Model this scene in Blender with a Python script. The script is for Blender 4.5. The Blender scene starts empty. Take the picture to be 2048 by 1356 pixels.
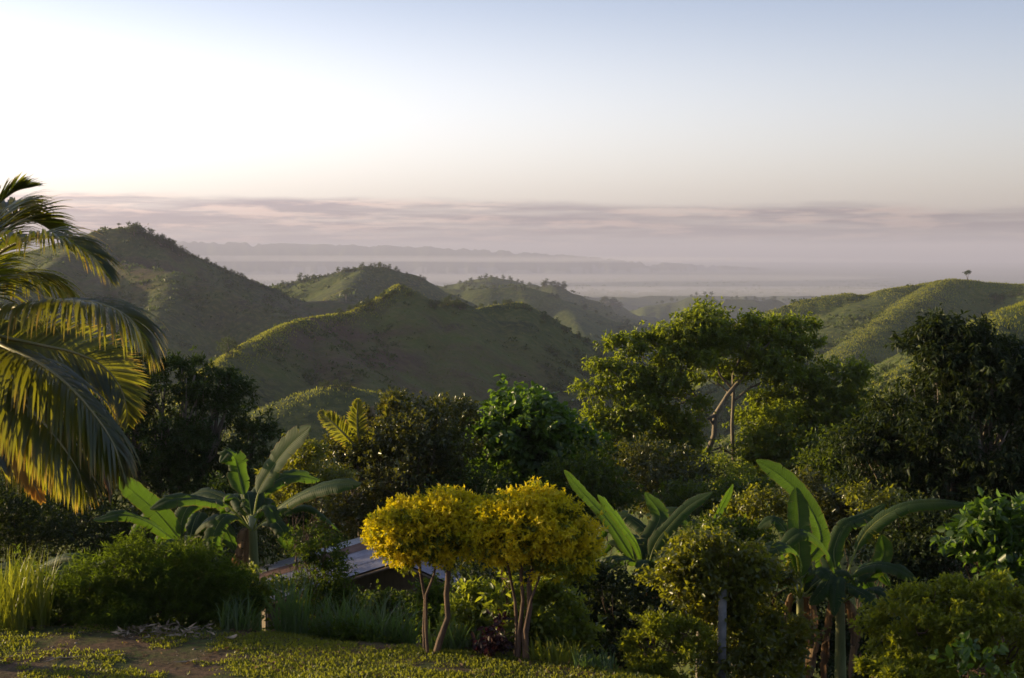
import bpy, math, random
import numpy as np
from mathutils import Vector, Matrix

# ------------------------------------------------------------------ camera, light, sky
SC = bpy.context.scene
COL = SC.collection
F = 2800.0; CX, CY = 1024.0, 678.0; HOR = 505.0
CAMZ = 5.6
PITCH = math.atan((CY - HOR) / F)
SUN_AZ = math.radians(-73.0)      # to the left of the view direction (+Y)
SUN_EL = math.radians(8.5)
SUN_DIR = Vector((math.sin(SUN_AZ) * math.cos(SUN_EL), math.cos(SUN_AZ) * math.cos(SUN_EL), math.sin(SUN_EL)))

cam_d = bpy.data.cameras.new("camera"); cam = bpy.data.objects.new("camera", cam_d); COL.objects.link(cam)
cam.location = (0, 0, CAMZ)
cam.rotation_euler = (math.pi / 2 - PITCH, 0, 0)
cam_d.sensor_width = 36.0; cam_d.lens = 36.0 * F / 2048.0
cam_d.clip_start = 0.1; cam_d.clip_end = 200000.0
cam_d.dof.use_dof = True; cam_d.dof.focus_distance = 120.0; cam_d.dof.aperture_fstop = 4.0
SC.camera = cam

SC.view_settings.view_transform = 'Standard'; SC.view_settings.look = 'None'
SC.view_settings.exposure = 0.8; SC.view_settings.gamma = 1.0
SC.view_settings.use_curve_mapping = False
SC.render.engine = 'CYCLES'
SC.cycles.use_denoising = True
try:
    SC.cycles.denoiser = 'OPENIMAGEDENOISE'
except Exception:
    pass
SC.cycles.max_bounces = 6; SC.cycles.diffuse_bounces = 3; SC.cycles.glossy_bounces = 2
SC.cycles.transmission_bounces = 4; SC.cycles.transparent_max_bounces = 8
SC.cycles.volume_bounces = 0
SC.cycles.sample_clamp_indirect = 6.0
SC.cycles.caustics_reflective = False; SC.cycles.caustics_refractive = False

class NT:
    """tiny node helper"""
    def __init__(s, tree): s.t = tree; s.n = tree.nodes; s.l = tree.links
    def node(s, typ, ins=None, **props):
        n = s.n.new(typ)
        for k, v in props.items(): setattr(n, k, v)
        if ins:
            for k, v in ins.items():
                sock = n.inputs[k]
                if isinstance(v, bpy.types.NodeSocket): s.l.new(v, sock)
                else: sock.default_value = v
        return n
    def math(s, op, a, b=None, c=None, clamp=False):
        n = s.n.new('ShaderNodeMath'); n.operation = op; n.use_clamp = clamp
        for i, v in enumerate((a, b, c)):
            if v is None: continue
            if isinstance(v, bpy.types.NodeSocket): s.l.new(v, n.inputs[i])
            else: n.inputs[i].default_value = v
        return n.outputs[0]
    def mix(s, fac, a, b, blend='MIX'):
        n = s.n.new('ShaderNodeMix'); n.data_type = 'RGBA'; n.blend_type = blend
        for sock, v in ((n.inputs[0], fac), (n.inputs[6], a), (n.inputs[7], b)):
            if isinstance(v, bpy.types.NodeSocket): s.l.new(v, sock)
            elif isinstance(v, (tuple, list)): sock.default_value = (v[0], v[1], v[2], 1)
            else: sock.default_value = v
        return n.outputs[2]
    def ramp(s, fac, stops):
        n = s.n.new('ShaderNodeValToRGB'); s.l.new(fac, n.inputs[0])
        el = n.color_ramp.elements
        while len(el) < len(stops): el.new(0.5)
        for e, (p, c) in zip(el, stops):
            e.position = p; e.color = (c[0], c[1], c[2], 1) if isinstance(c, (tuple, list)) else (c, c, c, 1)
        return n.outputs[0]
    def smooth(s, v, lo, hi, a=0.0, b=1.0):
        n = s.n.new('ShaderNodeMapRange'); n.interpolation_type = 'SMOOTHSTEP'
        s.l.new(v, n.inputs[0])
        for i, x in enumerate((lo, hi, a, b)):
            if isinstance(x, bpy.types.NodeSocket): s.l.new(x, n.inputs[i + 1])
            else: n.inputs[i + 1].default_value = x
        return n.outputs[0]

world = bpy.data.worlds.new("World"); SC.world = world; world.use_nodes = True
w = NT(world.node_tree); w.n.clear()
sky = w.node('ShaderNodeTexSky', sky_type='NISHITA', sun_disc=False, sun_elevation=SUN_EL,
             sun_rotation=SUN_AZ, altitude=300.0, air_density=1.0, dust_density=2.2, ozone_density=1.0)
tc = w.node('ShaderNodeTexCoord'); sep = w.node('ShaderNodeSeparateXYZ', {0: tc.outputs['Generated']})
X, Y, Z = sep.outputs
el = w.math('ARCSINE', Z); az = w.math('ARCTAN2', X, Y)
def cloud_noise(sa, se, scale, detail, off, rough=0.55):
    v = w.node('ShaderNodeCombineXYZ', {0: w.math('MULTIPLY', az, sa), 1: w.math('MULTIPLY', el, se), 2: off})
    return w.node('ShaderNodeTexNoise', {'Vector': v.outputs[0], 'Scale': scale, 'Detail': detail, 'Roughness': rough}).outputs['Fac']
edge_n = cloud_noise(3.0, 14.0, 2.2, 6.0, 3.1)
top = w.math('MULTIPLY_ADD', edge_n, 0.018, 0.026)
top = w.math('SUBTRACT', top, w.math('MULTIPLY', w.math('SINE', w.math('MULTIPLY', az, 1.0)), 0.016))
mask = w.smooth(el, w.math('SUBTRACT', top, 0.004), w.math('ADD', top, 0.0035), 1.0, 0.0)
body = cloud_noise(3.0, 60.0, 3.2, 8.0, 9.7, .62)
streak = w.smooth(body, 0.40, 0.68, 0.0, 1.0)
dens = w.math('MULTIPLY', mask, w.math('MULTIPLY_ADD', streak, -0.55, 1.0))
dens = w.math('MULTIPLY', dens, 0.92)
sky_low = w.mix(1.0, sky.outputs[0], (1.0, 0.90, 0.90), 'MULTIPLY')
warm = w.smooth(el, 0.0, 0.35, 1.0, 0.0)
tint = w.mix(warm, sky.outputs[0], sky_low)
tint = w.mix(1.0, tint, w.mix(w.smooth(el, .03, .22), (.95, .96, 1.16), (.76, .92, 1.34)), 'MULTIPLY')
sdv = w.node('ShaderNodeVectorMath', {0: tc.outputs['Generated'], 1: SUN_DIR}, operation='DOT_PRODUCT').outputs['Value']
glow = w.math('POWER', w.math('MULTIPLY_ADD', sdv, .5, .5, clamp=True), 5.5)   # wide aureole of the hazy air round the sun
tint = w.mix(.17, tint, (4.3, 4.25, 4.9))      # thin high veil over the whole sky
def gauss(v, c, sg):
    q = w.math('DIVIDE', w.math('SUBTRACT', v, c), sg)
    return w.math('EXPONENT', w.math('MULTIPLY', w.math('MULTIPLY', q, q), -1.0))
low = w.math('MULTIPLY', gauss(az, SUN_AZ, 1.25), gauss(el, .085, .095))      # brightest in the thick air low under the sun
gl = w.math('ADD', w.math('MULTIPLY', glow, 1.2), w.math('MULTIPLY', low, 8.4))
tint = w.mix(1.0, tint, w.node('ShaderNodeCombineColor', {0: gl, 1: w.math('MULTIPLY', gl, .965), 2: w.math('MULTIPLY', gl, .95)}).outputs[0], 'ADD')
cloud_dark = w.mix(1.0, tint, (.48, .45, .54), 'MULTIPLY')
lump = cloud_noise(6.0, 55.0, 3.4, 7.0, 21.0, .6)
cloud_dark = w.mix(w.smooth(lump, .47, .64, 0.0, .85), cloud_dark, w.mix(1.0, tint, (1.0, .84, .82), 'MULTIPLY'))
skyc = w.mix(dens, tint, cloud_dark)
bg = w.node('ShaderNodeBackground', {'Color': skyc, 'Strength': 0.10})
out = w.node('ShaderNodeOutputWorld', {'Surface': bg.outputs[0]})

sun_d = bpy.data.lights.new("sun", 'SUN'); sun = bpy.data.objects.new("sun", sun_d); COL.objects.link(sun)
sun_d.energy = 5.0; sun_d.angle = math.radians(0.55); sun_d.color = (1.0, 0.77, 0.42)
sun.rotation_euler = SUN_DIR.to_track_quat('Z', 'Y').to_euler(); sun.location = (-60, 30, 60)

# ------------------------------------------------------------------ helpers
def P(px, py, D):
    """point at forward distance D (m) lying on the sight line through photo pixel (px, py)"""
    a = (px - CX) / F; b = (CY - py) / F
    dy = b * math.sin(PITCH) + math.cos(PITCH); dz = b * math.cos(PITCH) - math.sin(PITCH)
    t = D / dy
    return Vector((a * t, D, CAMZ + dz * t))

def tag(o, label=None, cat=None, group=None, kind=None):
    if label: o['label'] = label
    if cat: o['category'] = cat
    if group: o['group'] = group
    if kind: o['kind'] = kind
    return o

def thing(name, loc, label, cat, group=None):
    o = bpy.data.objects.new(name, None); COL.objects.link(o); o.location = loc
    o.empty_display_size = 0.3
    return tag(o, label, cat, group)

def mesh_np(name, V, F4=None, F3=None, mat=None, smooth=False, uv=None):
    V = np.asarray(V, np.float32).reshape(-1, 3)
    me = bpy.data.meshes.new(name)
    idx = []; starts = []; tot = 0
    if F4 is not None and len(F4):
        F4 = np.asarray(F4, np.int32); idx.append(F4.ravel()); starts.append(tot + 4 * np.arange(len(F4))); tot += F4.size
    if F3 is not None and len(F3):
        F3 = np.asarray(F3, np.int32); idx.append(F3.ravel()); starts.append(tot + 3 * np.arange(len(F3))); tot += F3.size
    idx = np.concatenate(idx).astype(np.int32); starts = np.concatenate(starts).astype(np.int32)
    me.vertices.add(len(V)); me.vertices.foreach_set('co', V.ravel())
    me.loops.add(len(idx)); me.loops.foreach_set('vertex_index', idx)
    me.polygons.add(len(starts)); me.polygons.foreach_set('loop_start', starts)
    if uv is not None:
        ul = me.uv_layers.new(name='uv'); ul.data.foreach_set('uv', np.asarray(uv, np.float32)[idx].ravel())
    if smooth: me.polygons.foreach_set('use_smooth', np.ones(len(starts), bool))
    me.update(calc_edges=True)
    if mat is not None:
        for m in (mat if isinstance(mat, (list, tuple)) else [mat]): me.materials.append(m)
    return me

def link(name, me, parent=None, loc=None):
    """vertices are given in world space; stored relative to the parent's origin"""
    o = bpy.data.objects.new(name, me); COL.objects.link(o)
    if parent is not None: o.parent = parent
    if loc is not None: o.location = loc
    return o

class MB:
    """mesh collector"""
    def __init__(s): s.V = []; s.F4 = []; s.F3 = []; s.n = 0; s.uv = []
    def add(s, V, F4=(), F3=(), uv=None):
        V = np.asarray(V, float).reshape(-1, 3)
        if len(F4): s.F4.append(np.asarray(F4, int) + s.n)
        if len(F3): s.F3.append(np.asarray(F3, int) + s.n)
        s.V.append(V); s.uv.append(np.zeros((len(V), 2)) if uv is None else np.asarray(uv)); s.n += len(V)
    def tube(s, pts, rad, n=7, cap=True):
        pts = [Vector(p) for p in pts]; k = len(pts)
        ref = Vector((0, 0, 1)); V = []; uv = []
        d0 = (pts[1] - pts[0]).normalized()
        if abs(d0.z) > .9: ref = Vector((1, 0, 0))
        side = d0.cross(ref).normalized()
        run = 0
        for i, p in enumerate(pts):
            d = (pts[min(i + 1, k - 1)] - pts[max(i - 1, 0)]).normalized()
            side = (side - d * side.dot(d)).normalized(); up = d.cross(side)
            r = rad[i] if hasattr(rad, '__len__') else rad
            if i: run += (p - pts[i - 1]).length
            for j in range(n):
                a = 2 * math.pi * j / n
                V.append(p + side * (r * math.cos(a)) + up * (r * math.sin(a))); uv.append((j / n, run))
        F4 = [(i * n + j, i * n + (j + 1) % n, (i + 1) * n + (j + 1) % n, (i + 1) * n + j) for i in range(k - 1) for j in range(n)]
        F3 = []
        if cap:
            V.append(pts[-1]); c = len(V) - 1; uv.append((0, run))
            F3 = [((k - 1) * n + j, (k - 1) * n + (j + 1) % n, c) for j in range(n)]
        s.add([tuple(v) for v in V], F4, F3, uv)
    def box(s, c, sx, sy, sz, R=None):
        c = Vector(c); V = []
        for x in (-1, 1):
            for y in (-1, 1):
                for z in (-1, 1):
                    v = Vector((x * sx / 2, y * sy / 2, z * sz / 2))
                    if R is not None: v = R @ v
                    V.append(tuple(c + v))
        s.add(V, [(0, 1, 3, 2), (4, 6, 7, 5), (0, 4, 5, 1), (2, 3, 7, 6), (0, 2, 6, 4), (1, 5, 7, 3)])
    def mesh(s, name, mat, origin=(0, 0, 0), smooth=False):
        V = np.concatenate(s.V) - np.asarray(origin, float)
        return mesh_np(name, V, np.concatenate(s.F4) if s.F4 else None, np.concatenate(s.F3) if s.F3 else None,
                       mat, smooth, np.concatenate(s.uv))
    def build(s, name, mat, parent=None, smooth=False):
        org = parent_origin(parent)
        return link(name, s.mesh(name, mat, org, smooth), parent)

def parent_origin(p):
    o = Vector((0, 0, 0))
    while p is not None: o = o + Vector(p.location); p = p.parent
    return tuple(o)

# vectorised gradient noise
_rs = np.random.RandomState(7)
_perm = np.tile(_rs.permutation(256), 3)
_grad = _rs.normal(size=(256, 3)); _grad /= np.linalg.norm(_grad, axis=1)[:, None]
def noise3(x, y, z=0.0):
    x = np.asarray(x, float); y = np.asarray(y, float); z = np.asarray(z, float) + 0 * x
    xi = np.floor(x).astype(int); yi = np.floor(y).astype(int); zi = np.floor(z).astype(int)
    xf = x - xi; yf = y - yi; zf = z - zi
    fx = xf ** 3 * (xf * (xf * 6 - 15) + 10); fy = yf ** 3 * (yf * (yf * 6 - 15) + 10); fz = zf ** 3 * (zf * (zf * 6 - 15) + 10)
    r = 0
    for dx in (0, 1):
        wx = fx if dx else 1 - fx
        for dy in (0, 1):
            wy = fy if dy else 1 - fy
            for dz in (0, 1):
                wz = fz if dz else 1 - fz
                h = _perm[(_perm[(_perm[(xi + dx) & 255] + yi + dy) & 255] + zi + dz) & 255]
                g = _grad[h]
                r = r + wx * wy * wz * (g[..., 0] * (xf - dx) + g[..., 1] * (yf - dy) + g[..., 2] * (zf - dz))
    return r * 1.6
def fbm(x, y, z=0.0, o=4):
    r = 0; a = 1; f = 1
    for i in range(o):
        r = r + a * noise3(x * f + 17.3 * i, y * f - 9.1 * i, np.asarray(z) * f); a *= .5; f *= 2.03
    return r / 1.6

# ------------------------------------------------------------------ materials
def new_mat(name):
    m = bpy.data.materials.new(name); m.use_nodes = True; n = NT(m.node_tree); n.n.clear()
    return m, n

def leaf_mat(name, c1, c2, trans, tcol, rough=0.42, spec=0.5, veins=False, patch=None, tips=None):
    """two tone leaf colour picked per leaf, part of the light passing through"""
    m, n = new_mat(name)
    geo = n.node('ShaderNodeNewGeometry')
    r = geo.outputs['Random Per Island']
    col = n.mix(r, c1, c2)
    tc = n.node('ShaderNodeTexCoord')
    nz = n.node('ShaderNodeTexNoise', {'Vector': tc.outputs['Object'], 'Scale': 0.9, 'Detail': 3.0}).outputs['Fac']
    col = n.mix(n.smooth(nz, .35, .7), col, n.mix(1.0, col, patch or (1.35, 1.15, .8), 'MULTIPLY'))
    tcn = n.mix(r, tcol, tuple(min(1, x * .72) for x in tcol))
    nrm = None
    if veins:
        uv = n.node('ShaderNodeUVMap')
        s = n.node('ShaderNodeSeparateXYZ', {0: uv.outputs[0]})
        au = n.math('ABSOLUTE', s.outputs[0])
        wv = n.math('SINE', n.math('MULTIPLY_ADD', au, -9.0, n.math('MULTIPLY', s.outputs[1], 300.0)))
        nz2 = n.node('ShaderNodeTexNoise', {'Vector': n.node('ShaderNodeCombineXYZ', {0: n.math('MULTIPLY', au, .6), 1: n.math('MULTIPLY', s.outputs[1], 45.0), 2: r}).outputs[0], 'Scale': 1.0, 'Detail': 3.0}).outputs['Fac']
        k = n.math('MULTIPLY_ADD', wv, .06, n.math('MULTIPLY_ADD', nz2, .5, .7))
        kc = n.node('ShaderNodeCombineColor', {0: k, 1: k, 2: k}).outputs[0]
        col = n.mix(1.0, col, kc, 'MULTIPLY'); tcn = n.mix(1.0, tcn, kc, 'MULTIPLY')
        ed = n.smooth(n.math('ADD', au, n.math('MULTIPLY', nz2, .25)), 1.04, 1.16)
        col = n.mix(ed, col, (.16, .10, .035)); tcn = n.mix(ed, tcn, (.2, .12, .03))
        bmp = n.node('ShaderNodeBump', {'Height': wv, 'Strength': 0.25, 'Distance': 0.01}); nrm = bmp.outputs[0]
    if tips:
        uv = n.node('ShaderNodeUVMap'); s = n.node('ShaderNodeSeparateXYZ', {0: uv.outputs[0]})
        tf = n.smooth(n.math('ADD', s.outputs[1], n.math('MULTIPLY', r, .55)), 1.0, 1.5)
        col = n.mix(tf, col, tips); tcn = n.mix(tf, tcn, tuple(min(1, 2 * t) for t in tips))
    ins = {'Base Color': col, 'Roughness': rough, 'Specular IOR Level': spec}
    if nrm: ins['Normal'] = nrm
    pb = n.node('ShaderNodeBsdfPrincipled', ins)
    tr = n.node('ShaderNodeBsdfTranslucent', {'Color': tcn})
    mx = n.node('ShaderNodeMixShader', {0: trans, 1: pb.outputs[0], 2: tr.outputs[0]})
    n.node('ShaderNodeOutputMaterial', {'Surface': mx.outputs[0]})
    return m

def plain_mat(name, c1, c2, scale=6.0, rough=0.8, bump=0.3, metal=0.0, stretch=(1, 1, 1), dist=0.02):
    m, n = new_mat(name)
    tc = n.node('ShaderNodeTexCoord'); mp = n.node('ShaderNodeMapping', {'Vector': tc.outputs['Object'], 'Scale': stretch})
    nz = n.node('ShaderNodeTexNoise', {'Vector': mp.outputs[0], 'Scale': scale, 'Detail': 6.0, 'Roughness': .6}).outputs['Fac']
    col = n.mix(n.smooth(nz, .32, .68), c1, c2)
    b = n.node('ShaderNodeBump', {'Height': nz, 'Strength': bump, 'Distance': dist})
    pb = n.node('ShaderNodeBsdfPrincipled', {'Base Color': col, 'Roughness': rough, 'Metallic': metal, 'Normal': b.outputs[0]})
    n.node('ShaderNodeOutputMaterial', {'Surface': pb.outputs[0]})
    return m

M = {}
M['bark'] = plain_mat('bark', (.10, .075, .05), (.22, .18, .13), 8, .85, .6, stretch=(1, 1, .25))
M['bark_brown'] = plain_mat('bark_brown', (.05, .026, .014), (.12, .065, .033), 12, .8, .6, stretch=(1, 1, .3))
M['banana_stem'] = plain_mat('banana_stem', (.10, .13, .035), (.20, .20, .07), 5, .5, .3, stretch=(2, 2, .3))
M['dry_leaf'] = leaf_mat('dry_leaf', (.13, .085, .05), (.22, .15, .09), .25, (.26, .15, .07), .8, .2)
M['mango'] = leaf_mat('mango_leaf', (.016, .032, .008), (.03, .048, .011), .2, (.14, .22, .015), .5, .16)
M['broad'] = leaf_mat('broad_leaf', (.020, .034, .008), (.045, .055, .012), .26, (.28, .28, .02), .32, .42)
M['bright'] = leaf_mat('bright_leaf', (.032, .068, .011), (.05, .09, .015), .38, (.22, .38, .02), .40, .45)
M['rain'] = leaf_mat('rain_tree_leaf', (.030, .058, .008), (.065, .085, .012), .44, (.44, .52, .02), .40, .4)
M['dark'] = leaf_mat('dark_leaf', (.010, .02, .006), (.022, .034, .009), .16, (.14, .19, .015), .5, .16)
M['gold'] = leaf_mat('golden_leaf', (.52, .43, .010), (.78, .57, .012), .45, (.98, .76, .01), .5, .3, patch=(.50, .72, .6))
M['goldgreen'] = leaf_mat('golden_green_leaf', (.05, .075, .008), (.12, .135, .01), .38, (.46, .50, .015), .5, .25)
M['yellowshrub'] = leaf_mat('yellowish_leaf', (.035, .055, .009), (.085, .095, .01), .38, (.48, .48, .02), .38, .5)
M['shrub'] = leaf_mat('shrub_leaf', (.016, .032, .007), (.035, .055, .011), .32, (.24, .32, .015), .45, .2)
M['feather'] = leaf_mat('feathery_leaf', (.02, .042, .008), (.035, .06, .010), .36, (.24, .34, .015), .55, .12)
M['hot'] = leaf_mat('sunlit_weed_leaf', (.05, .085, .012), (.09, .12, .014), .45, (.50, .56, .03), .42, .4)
M['purple'] = leaf_mat('purple_leaf', (.018, .007, .008), (.03, .010, .010), .15, (.08, .015, .02), .45, .3)
M['banana'] = leaf_mat('banana_leaf', (.018, .040, .013), (.028, .050, .015), .34, (.15, .28, .018), .6, .18, veins=True)
M['midrib'] = leaf_mat('midrib', (.16, .20, .06), (.22, .25, .08), .5, (.55, .62, .12), .45, .3)
M['palm'] = leaf_mat('palm_leaflet', (.018, .036, .010), (.036, .054, .012), .42, (.46, .46, .02), .36, .5, tips=(.30, .19, .03))
M['palm_dry'] = leaf_mat('palm_dry_leaflet', (.26, .17, .04), (.36, .24, .05), .45, (.75, .42, .05), .5, .4)
M['rachis'] = plain_mat('rachis', (.17, .16, .05), (.28, .22, .08), 5, .45, .1)
M['tallgrass'] = leaf_mat('tall_grass_blade', (.03, .06, .02), (.05, .085, .028), .38, (.2, .32, .05), .38, .5)
M['sungrass'] = leaf_mat('sunny_grass_blade', (.06, .09, .012), (.11, .13, .018), .42, (.48, .50, .03), .45, .35)
M['scrub'] = leaf_mat('hill_scrub_leaf', (.026, .042, .010), (.052, .070, .015), .25, (.16, .22, .03), .55, .2)
M['hillgrass'] = leaf_mat('hill_grass_blade', (.045, .07, .017), (.075, .09, .022), .35, (.22, .26, .04), .6, .1)
M['concrete'] = plain_mat('concrete', (.13, .13, .12), (.22, .21, .19), 9, .85, .3)
M['wood'] = plain_mat('weathered_wood', (.10, .075, .05), (.17, .12, .08), 7, .85, .4, stretch=(1, 1, .2))

# ------------------------------------------------------------------ terrain
PLAIN = -172.0
def R_(pts): return [P(*p) for p in pts]
RIDGES = [  # (name, slope, rounding, [ (px, py, D) ... ])
 ('left', .62, 9, [(-1500, 380, 860), (-1000, 370, 880), (-700, 410, 890), (-380, 470, 900), (-120, 520, 900), (60, 505, 890), (150, 478, 880), (205, 459, 880), (240, 455, 880), (272, 460, 885), (305, 472, 890), (335, 490, 900), (375, 508, 915), (420, 528, 935), (470, 548, 955), (520, 570, 975), (570, 592, 1000), (620, 622, 1020), (680, 660, 1040), (760, 710, 1050)]),  # left end beyond the view is invented, raised to shade the valley
 ('left', .60, 10, [(205, 462, 878), (215, 520, 830), (290, 536, 800), (350, 545, 780), (430, 572, 765), (500, 603, 755), (550, 628, 745), (600, 665, 735), (660, 710, 730)]),
 ('left', .62, 7, [(180, 470, 880), (120, 520, 820), (60, 560, 760), (-40, 620, 700), (-160, 700, 640)]),
 ('left', .62, 7, [(215, 520, 830), (190, 580, 770), (160, 640, 700), (110, 710, 640)]),
 ('left', .62, 7, [(350, 545, 780), (330, 600, 730), (300, 660, 680)]),
 ('mid', .66, 3, [(250, 920, 300), (330, 830, 328), (400, 762, 352), (440, 724, 368), (480, 698, 385), (505, 684, 398), (545, 660, 420), (600, 640, 448), (650, 631, 462), (700, 624, 475), (740, 606, 486), (770, 590, 494), (786, 581, 499), (800, 569, 502), (815, 583, 505), (842, 612, 508), (872, 618, 510), (905, 612, 515), (945, 621, 520), (990, 610, 530), (1030, 604, 535), (1062, 618, 540), (1100, 643, 540), (1150, 670, 540), (1200, 695, 540), (1240, 720, 535), (1290, 760, 530), (1380, 830, 520)]),
 ('mid', .66, 6, [(800, 580, 502), (800, 620, 480), (790, 690, 455), (775, 760, 425), (760, 850, 400)]),
 ('mid', .66, 6, [(905, 602, 515), (905, 660, 480), (900, 730, 450), (890, 800, 425), (880, 880, 400)]),
 ('mid', .66, 6, [(1030, 606, 535), (1030, 680, 495), (1010, 760, 460), (990, 850, 430)]),
 ('mid', .66, 6, [(1150, 672, 540), (1140, 740, 500), (1120, 820, 465)]),
 ('mid', .64, 6, [(610, 640, 450), (650, 690, 425), (700, 730, 405), (740, 775, 388)]),
 ('mid', .64, 6, [(700, 626, 475), (720, 680, 450), (745, 730, 428)]),
 ('lowspur', .52, 7, [(400, 950, 285), (470, 880, 300), (520, 838, 308), (575, 808, 316), (620, 786, 322), (670, 772, 328), (720, 782, 334), (780, 812, 340), (850, 860, 345)]),
 ('second', .58, 8, [(480, 600, 1200), (540, 575, 1180), (600, 561, 1160), (650, 551, 1150), (700, 537, 1140), (732, 531, 1140), (770, 534, 1140), (812, 545, 1145), (845, 562, 1150), (885, 582, 1150), (940, 610, 1140), (1000, 640, 1120)]),
 ('second', .55, 8, [(560, 612, 960), (610, 604, 960), (660, 600, 960), (700, 602, 962), (730, 612, 965), (780, 640, 970)]),
 ('second', .58, 8, [(732, 533, 1140), (700, 565, 1080), (680, 600, 1000)]),
 ('third', .56, 9, [(830, 580, 1500), (880, 574, 1450), (930, 580, 1420), (985, 573, 1400), (1040, 571, 1400), (1080, 578, 1400), (1130, 600, 1390), (1180, 622, 1380), (1235, 643, 1370), (1300, 655, 1360), (1360, 668, 1340), (1440, 700, 1300)]),
 ('third', .56, 9, [(1130, 602, 1390), (1150, 640, 1290), (1180, 680, 1200), (1190, 720, 1120)]),
 ('far', .5, 10, [(860, 574, 2000), (905, 568, 1950), (945, 560, 1950), (985, 554, 1950), (1015, 559, 1950), (1060, 570, 1930), (1090, 571, 1900), (1108, 565, 1880), (1130, 579, 1860), (1165, 600, 1840), (1200, 618, 1820), (1260, 637, 1800), (1330, 655, 1780)]),
 ('far', .42, 14, [(1180, 606, 2500), (1218, 604, 2500), (1260, 622, 2480), (1320, 645, 2450)]),
 ('far', .40, 16, [(1270, 622, 2750), (1310, 607, 2750), (1350, 601, 2750), (1385, 592, 2750), (1415, 588, 2750), (1448, 597, 2750), (1500, 599, 2750), (1540, 598, 2780), (1600, 601, 2800), (1700, 600, 2800), (1850, 604, 2800)]),
 ('distant', .25, 30, [(1060, 592, 4100), (1150, 591, 4100), (1230, 594, 4150), (1300, 592, 4200), (1420, 590, 4200), (1560, 592, 4200), (1700, 592, 4200)]),
 ('right', .60, 8, [(1460, 668, 640), (1510, 640, 650), (1560, 618, 655), (1620, 600, 660), (1665, 590, 660), (1700, 587, 660), (1740, 592, 662), (1780, 578, 665), (1850, 566, 668), (1900, 559, 670), (1940, 562, 670), (2000, 566, 670), (2060, 569, 665), (2200, 570, 660), (2400, 590, 650)]),
 ('right', .62, 9, [(1880, 562, 668), (1830, 600, 615), (1770, 640, 570), (1710, 690, 530), (1640, 760, 490), (1580, 850, 450)]),
 ('right', .54, 26, [(1790, 580, 664), (1735, 625, 610), (1670, 670, 570), (1600, 725, 525)]),
 ('right', .62, 8, [(2060, 569, 665), (2020, 640, 600), (1960, 720, 540)]),
 ('nearslope', .55, 7, [(2500, 500, 420), (2250, 550, 380), (2120, 585, 345), (2050, 612, 330), (1990, 645, 315), (1920, 690, 295), (1850, 738, 275), (1785, 785, 258), (1720, 850, 235), (1660, 930, 205)]),
 ('range', .10, 60, [(-400, 500, 13500), (-100, 495, 13800), (150, 488, 14000), (330, 486, 14000), (385, 480, 14000), (450, 482, 14000), (520, 489, 14000), (560, 486, 14000), (620, 488, 14000), (700, 487, 14000), (850, 490, 14000), (960, 495, 14000), (1050, 502, 14000), (1130, 508, 14000), (1250, 518, 14000), (1400, 528, 14000), (1550, 538, 14000)]),
]
GROUPS = ['valley', 'left', 'mid', 'lowspur', 'second', 'third', 'far', 'distant', 'right', 'nearslope', 'range', 'plain']
SEG = []
for nm, sl, rd, pts in RIDGES:
    q = R_(pts)
    for a, b in zip(q[:-1], q[1:]):
        SEG.append((GROUPS.index(nm), sl, rd, np.array(a), np.array(b)))
EDGE_X = np.array([-60, -8, -5.3, -3.6, -1.2, 0.0, 1.2, 3.0, 9, 60.0])
EDGE_D = np.array([20.7, 20.7, 20.75, 20.2, 19.4, 19.2, 18.6, 17.0, 15.5, 15.0])
DROP_T = np.array([-50, 0, .6, 2, 5, 10, 20, 35, 60, 100, 200, 300, 700, 30000.0])
DROP_Z = np.array([0, 0, -.12, -.7, -2.2, -4.2, -7.2, -11.5, -21, -38, -80, -110, -150, -260.0])
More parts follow.
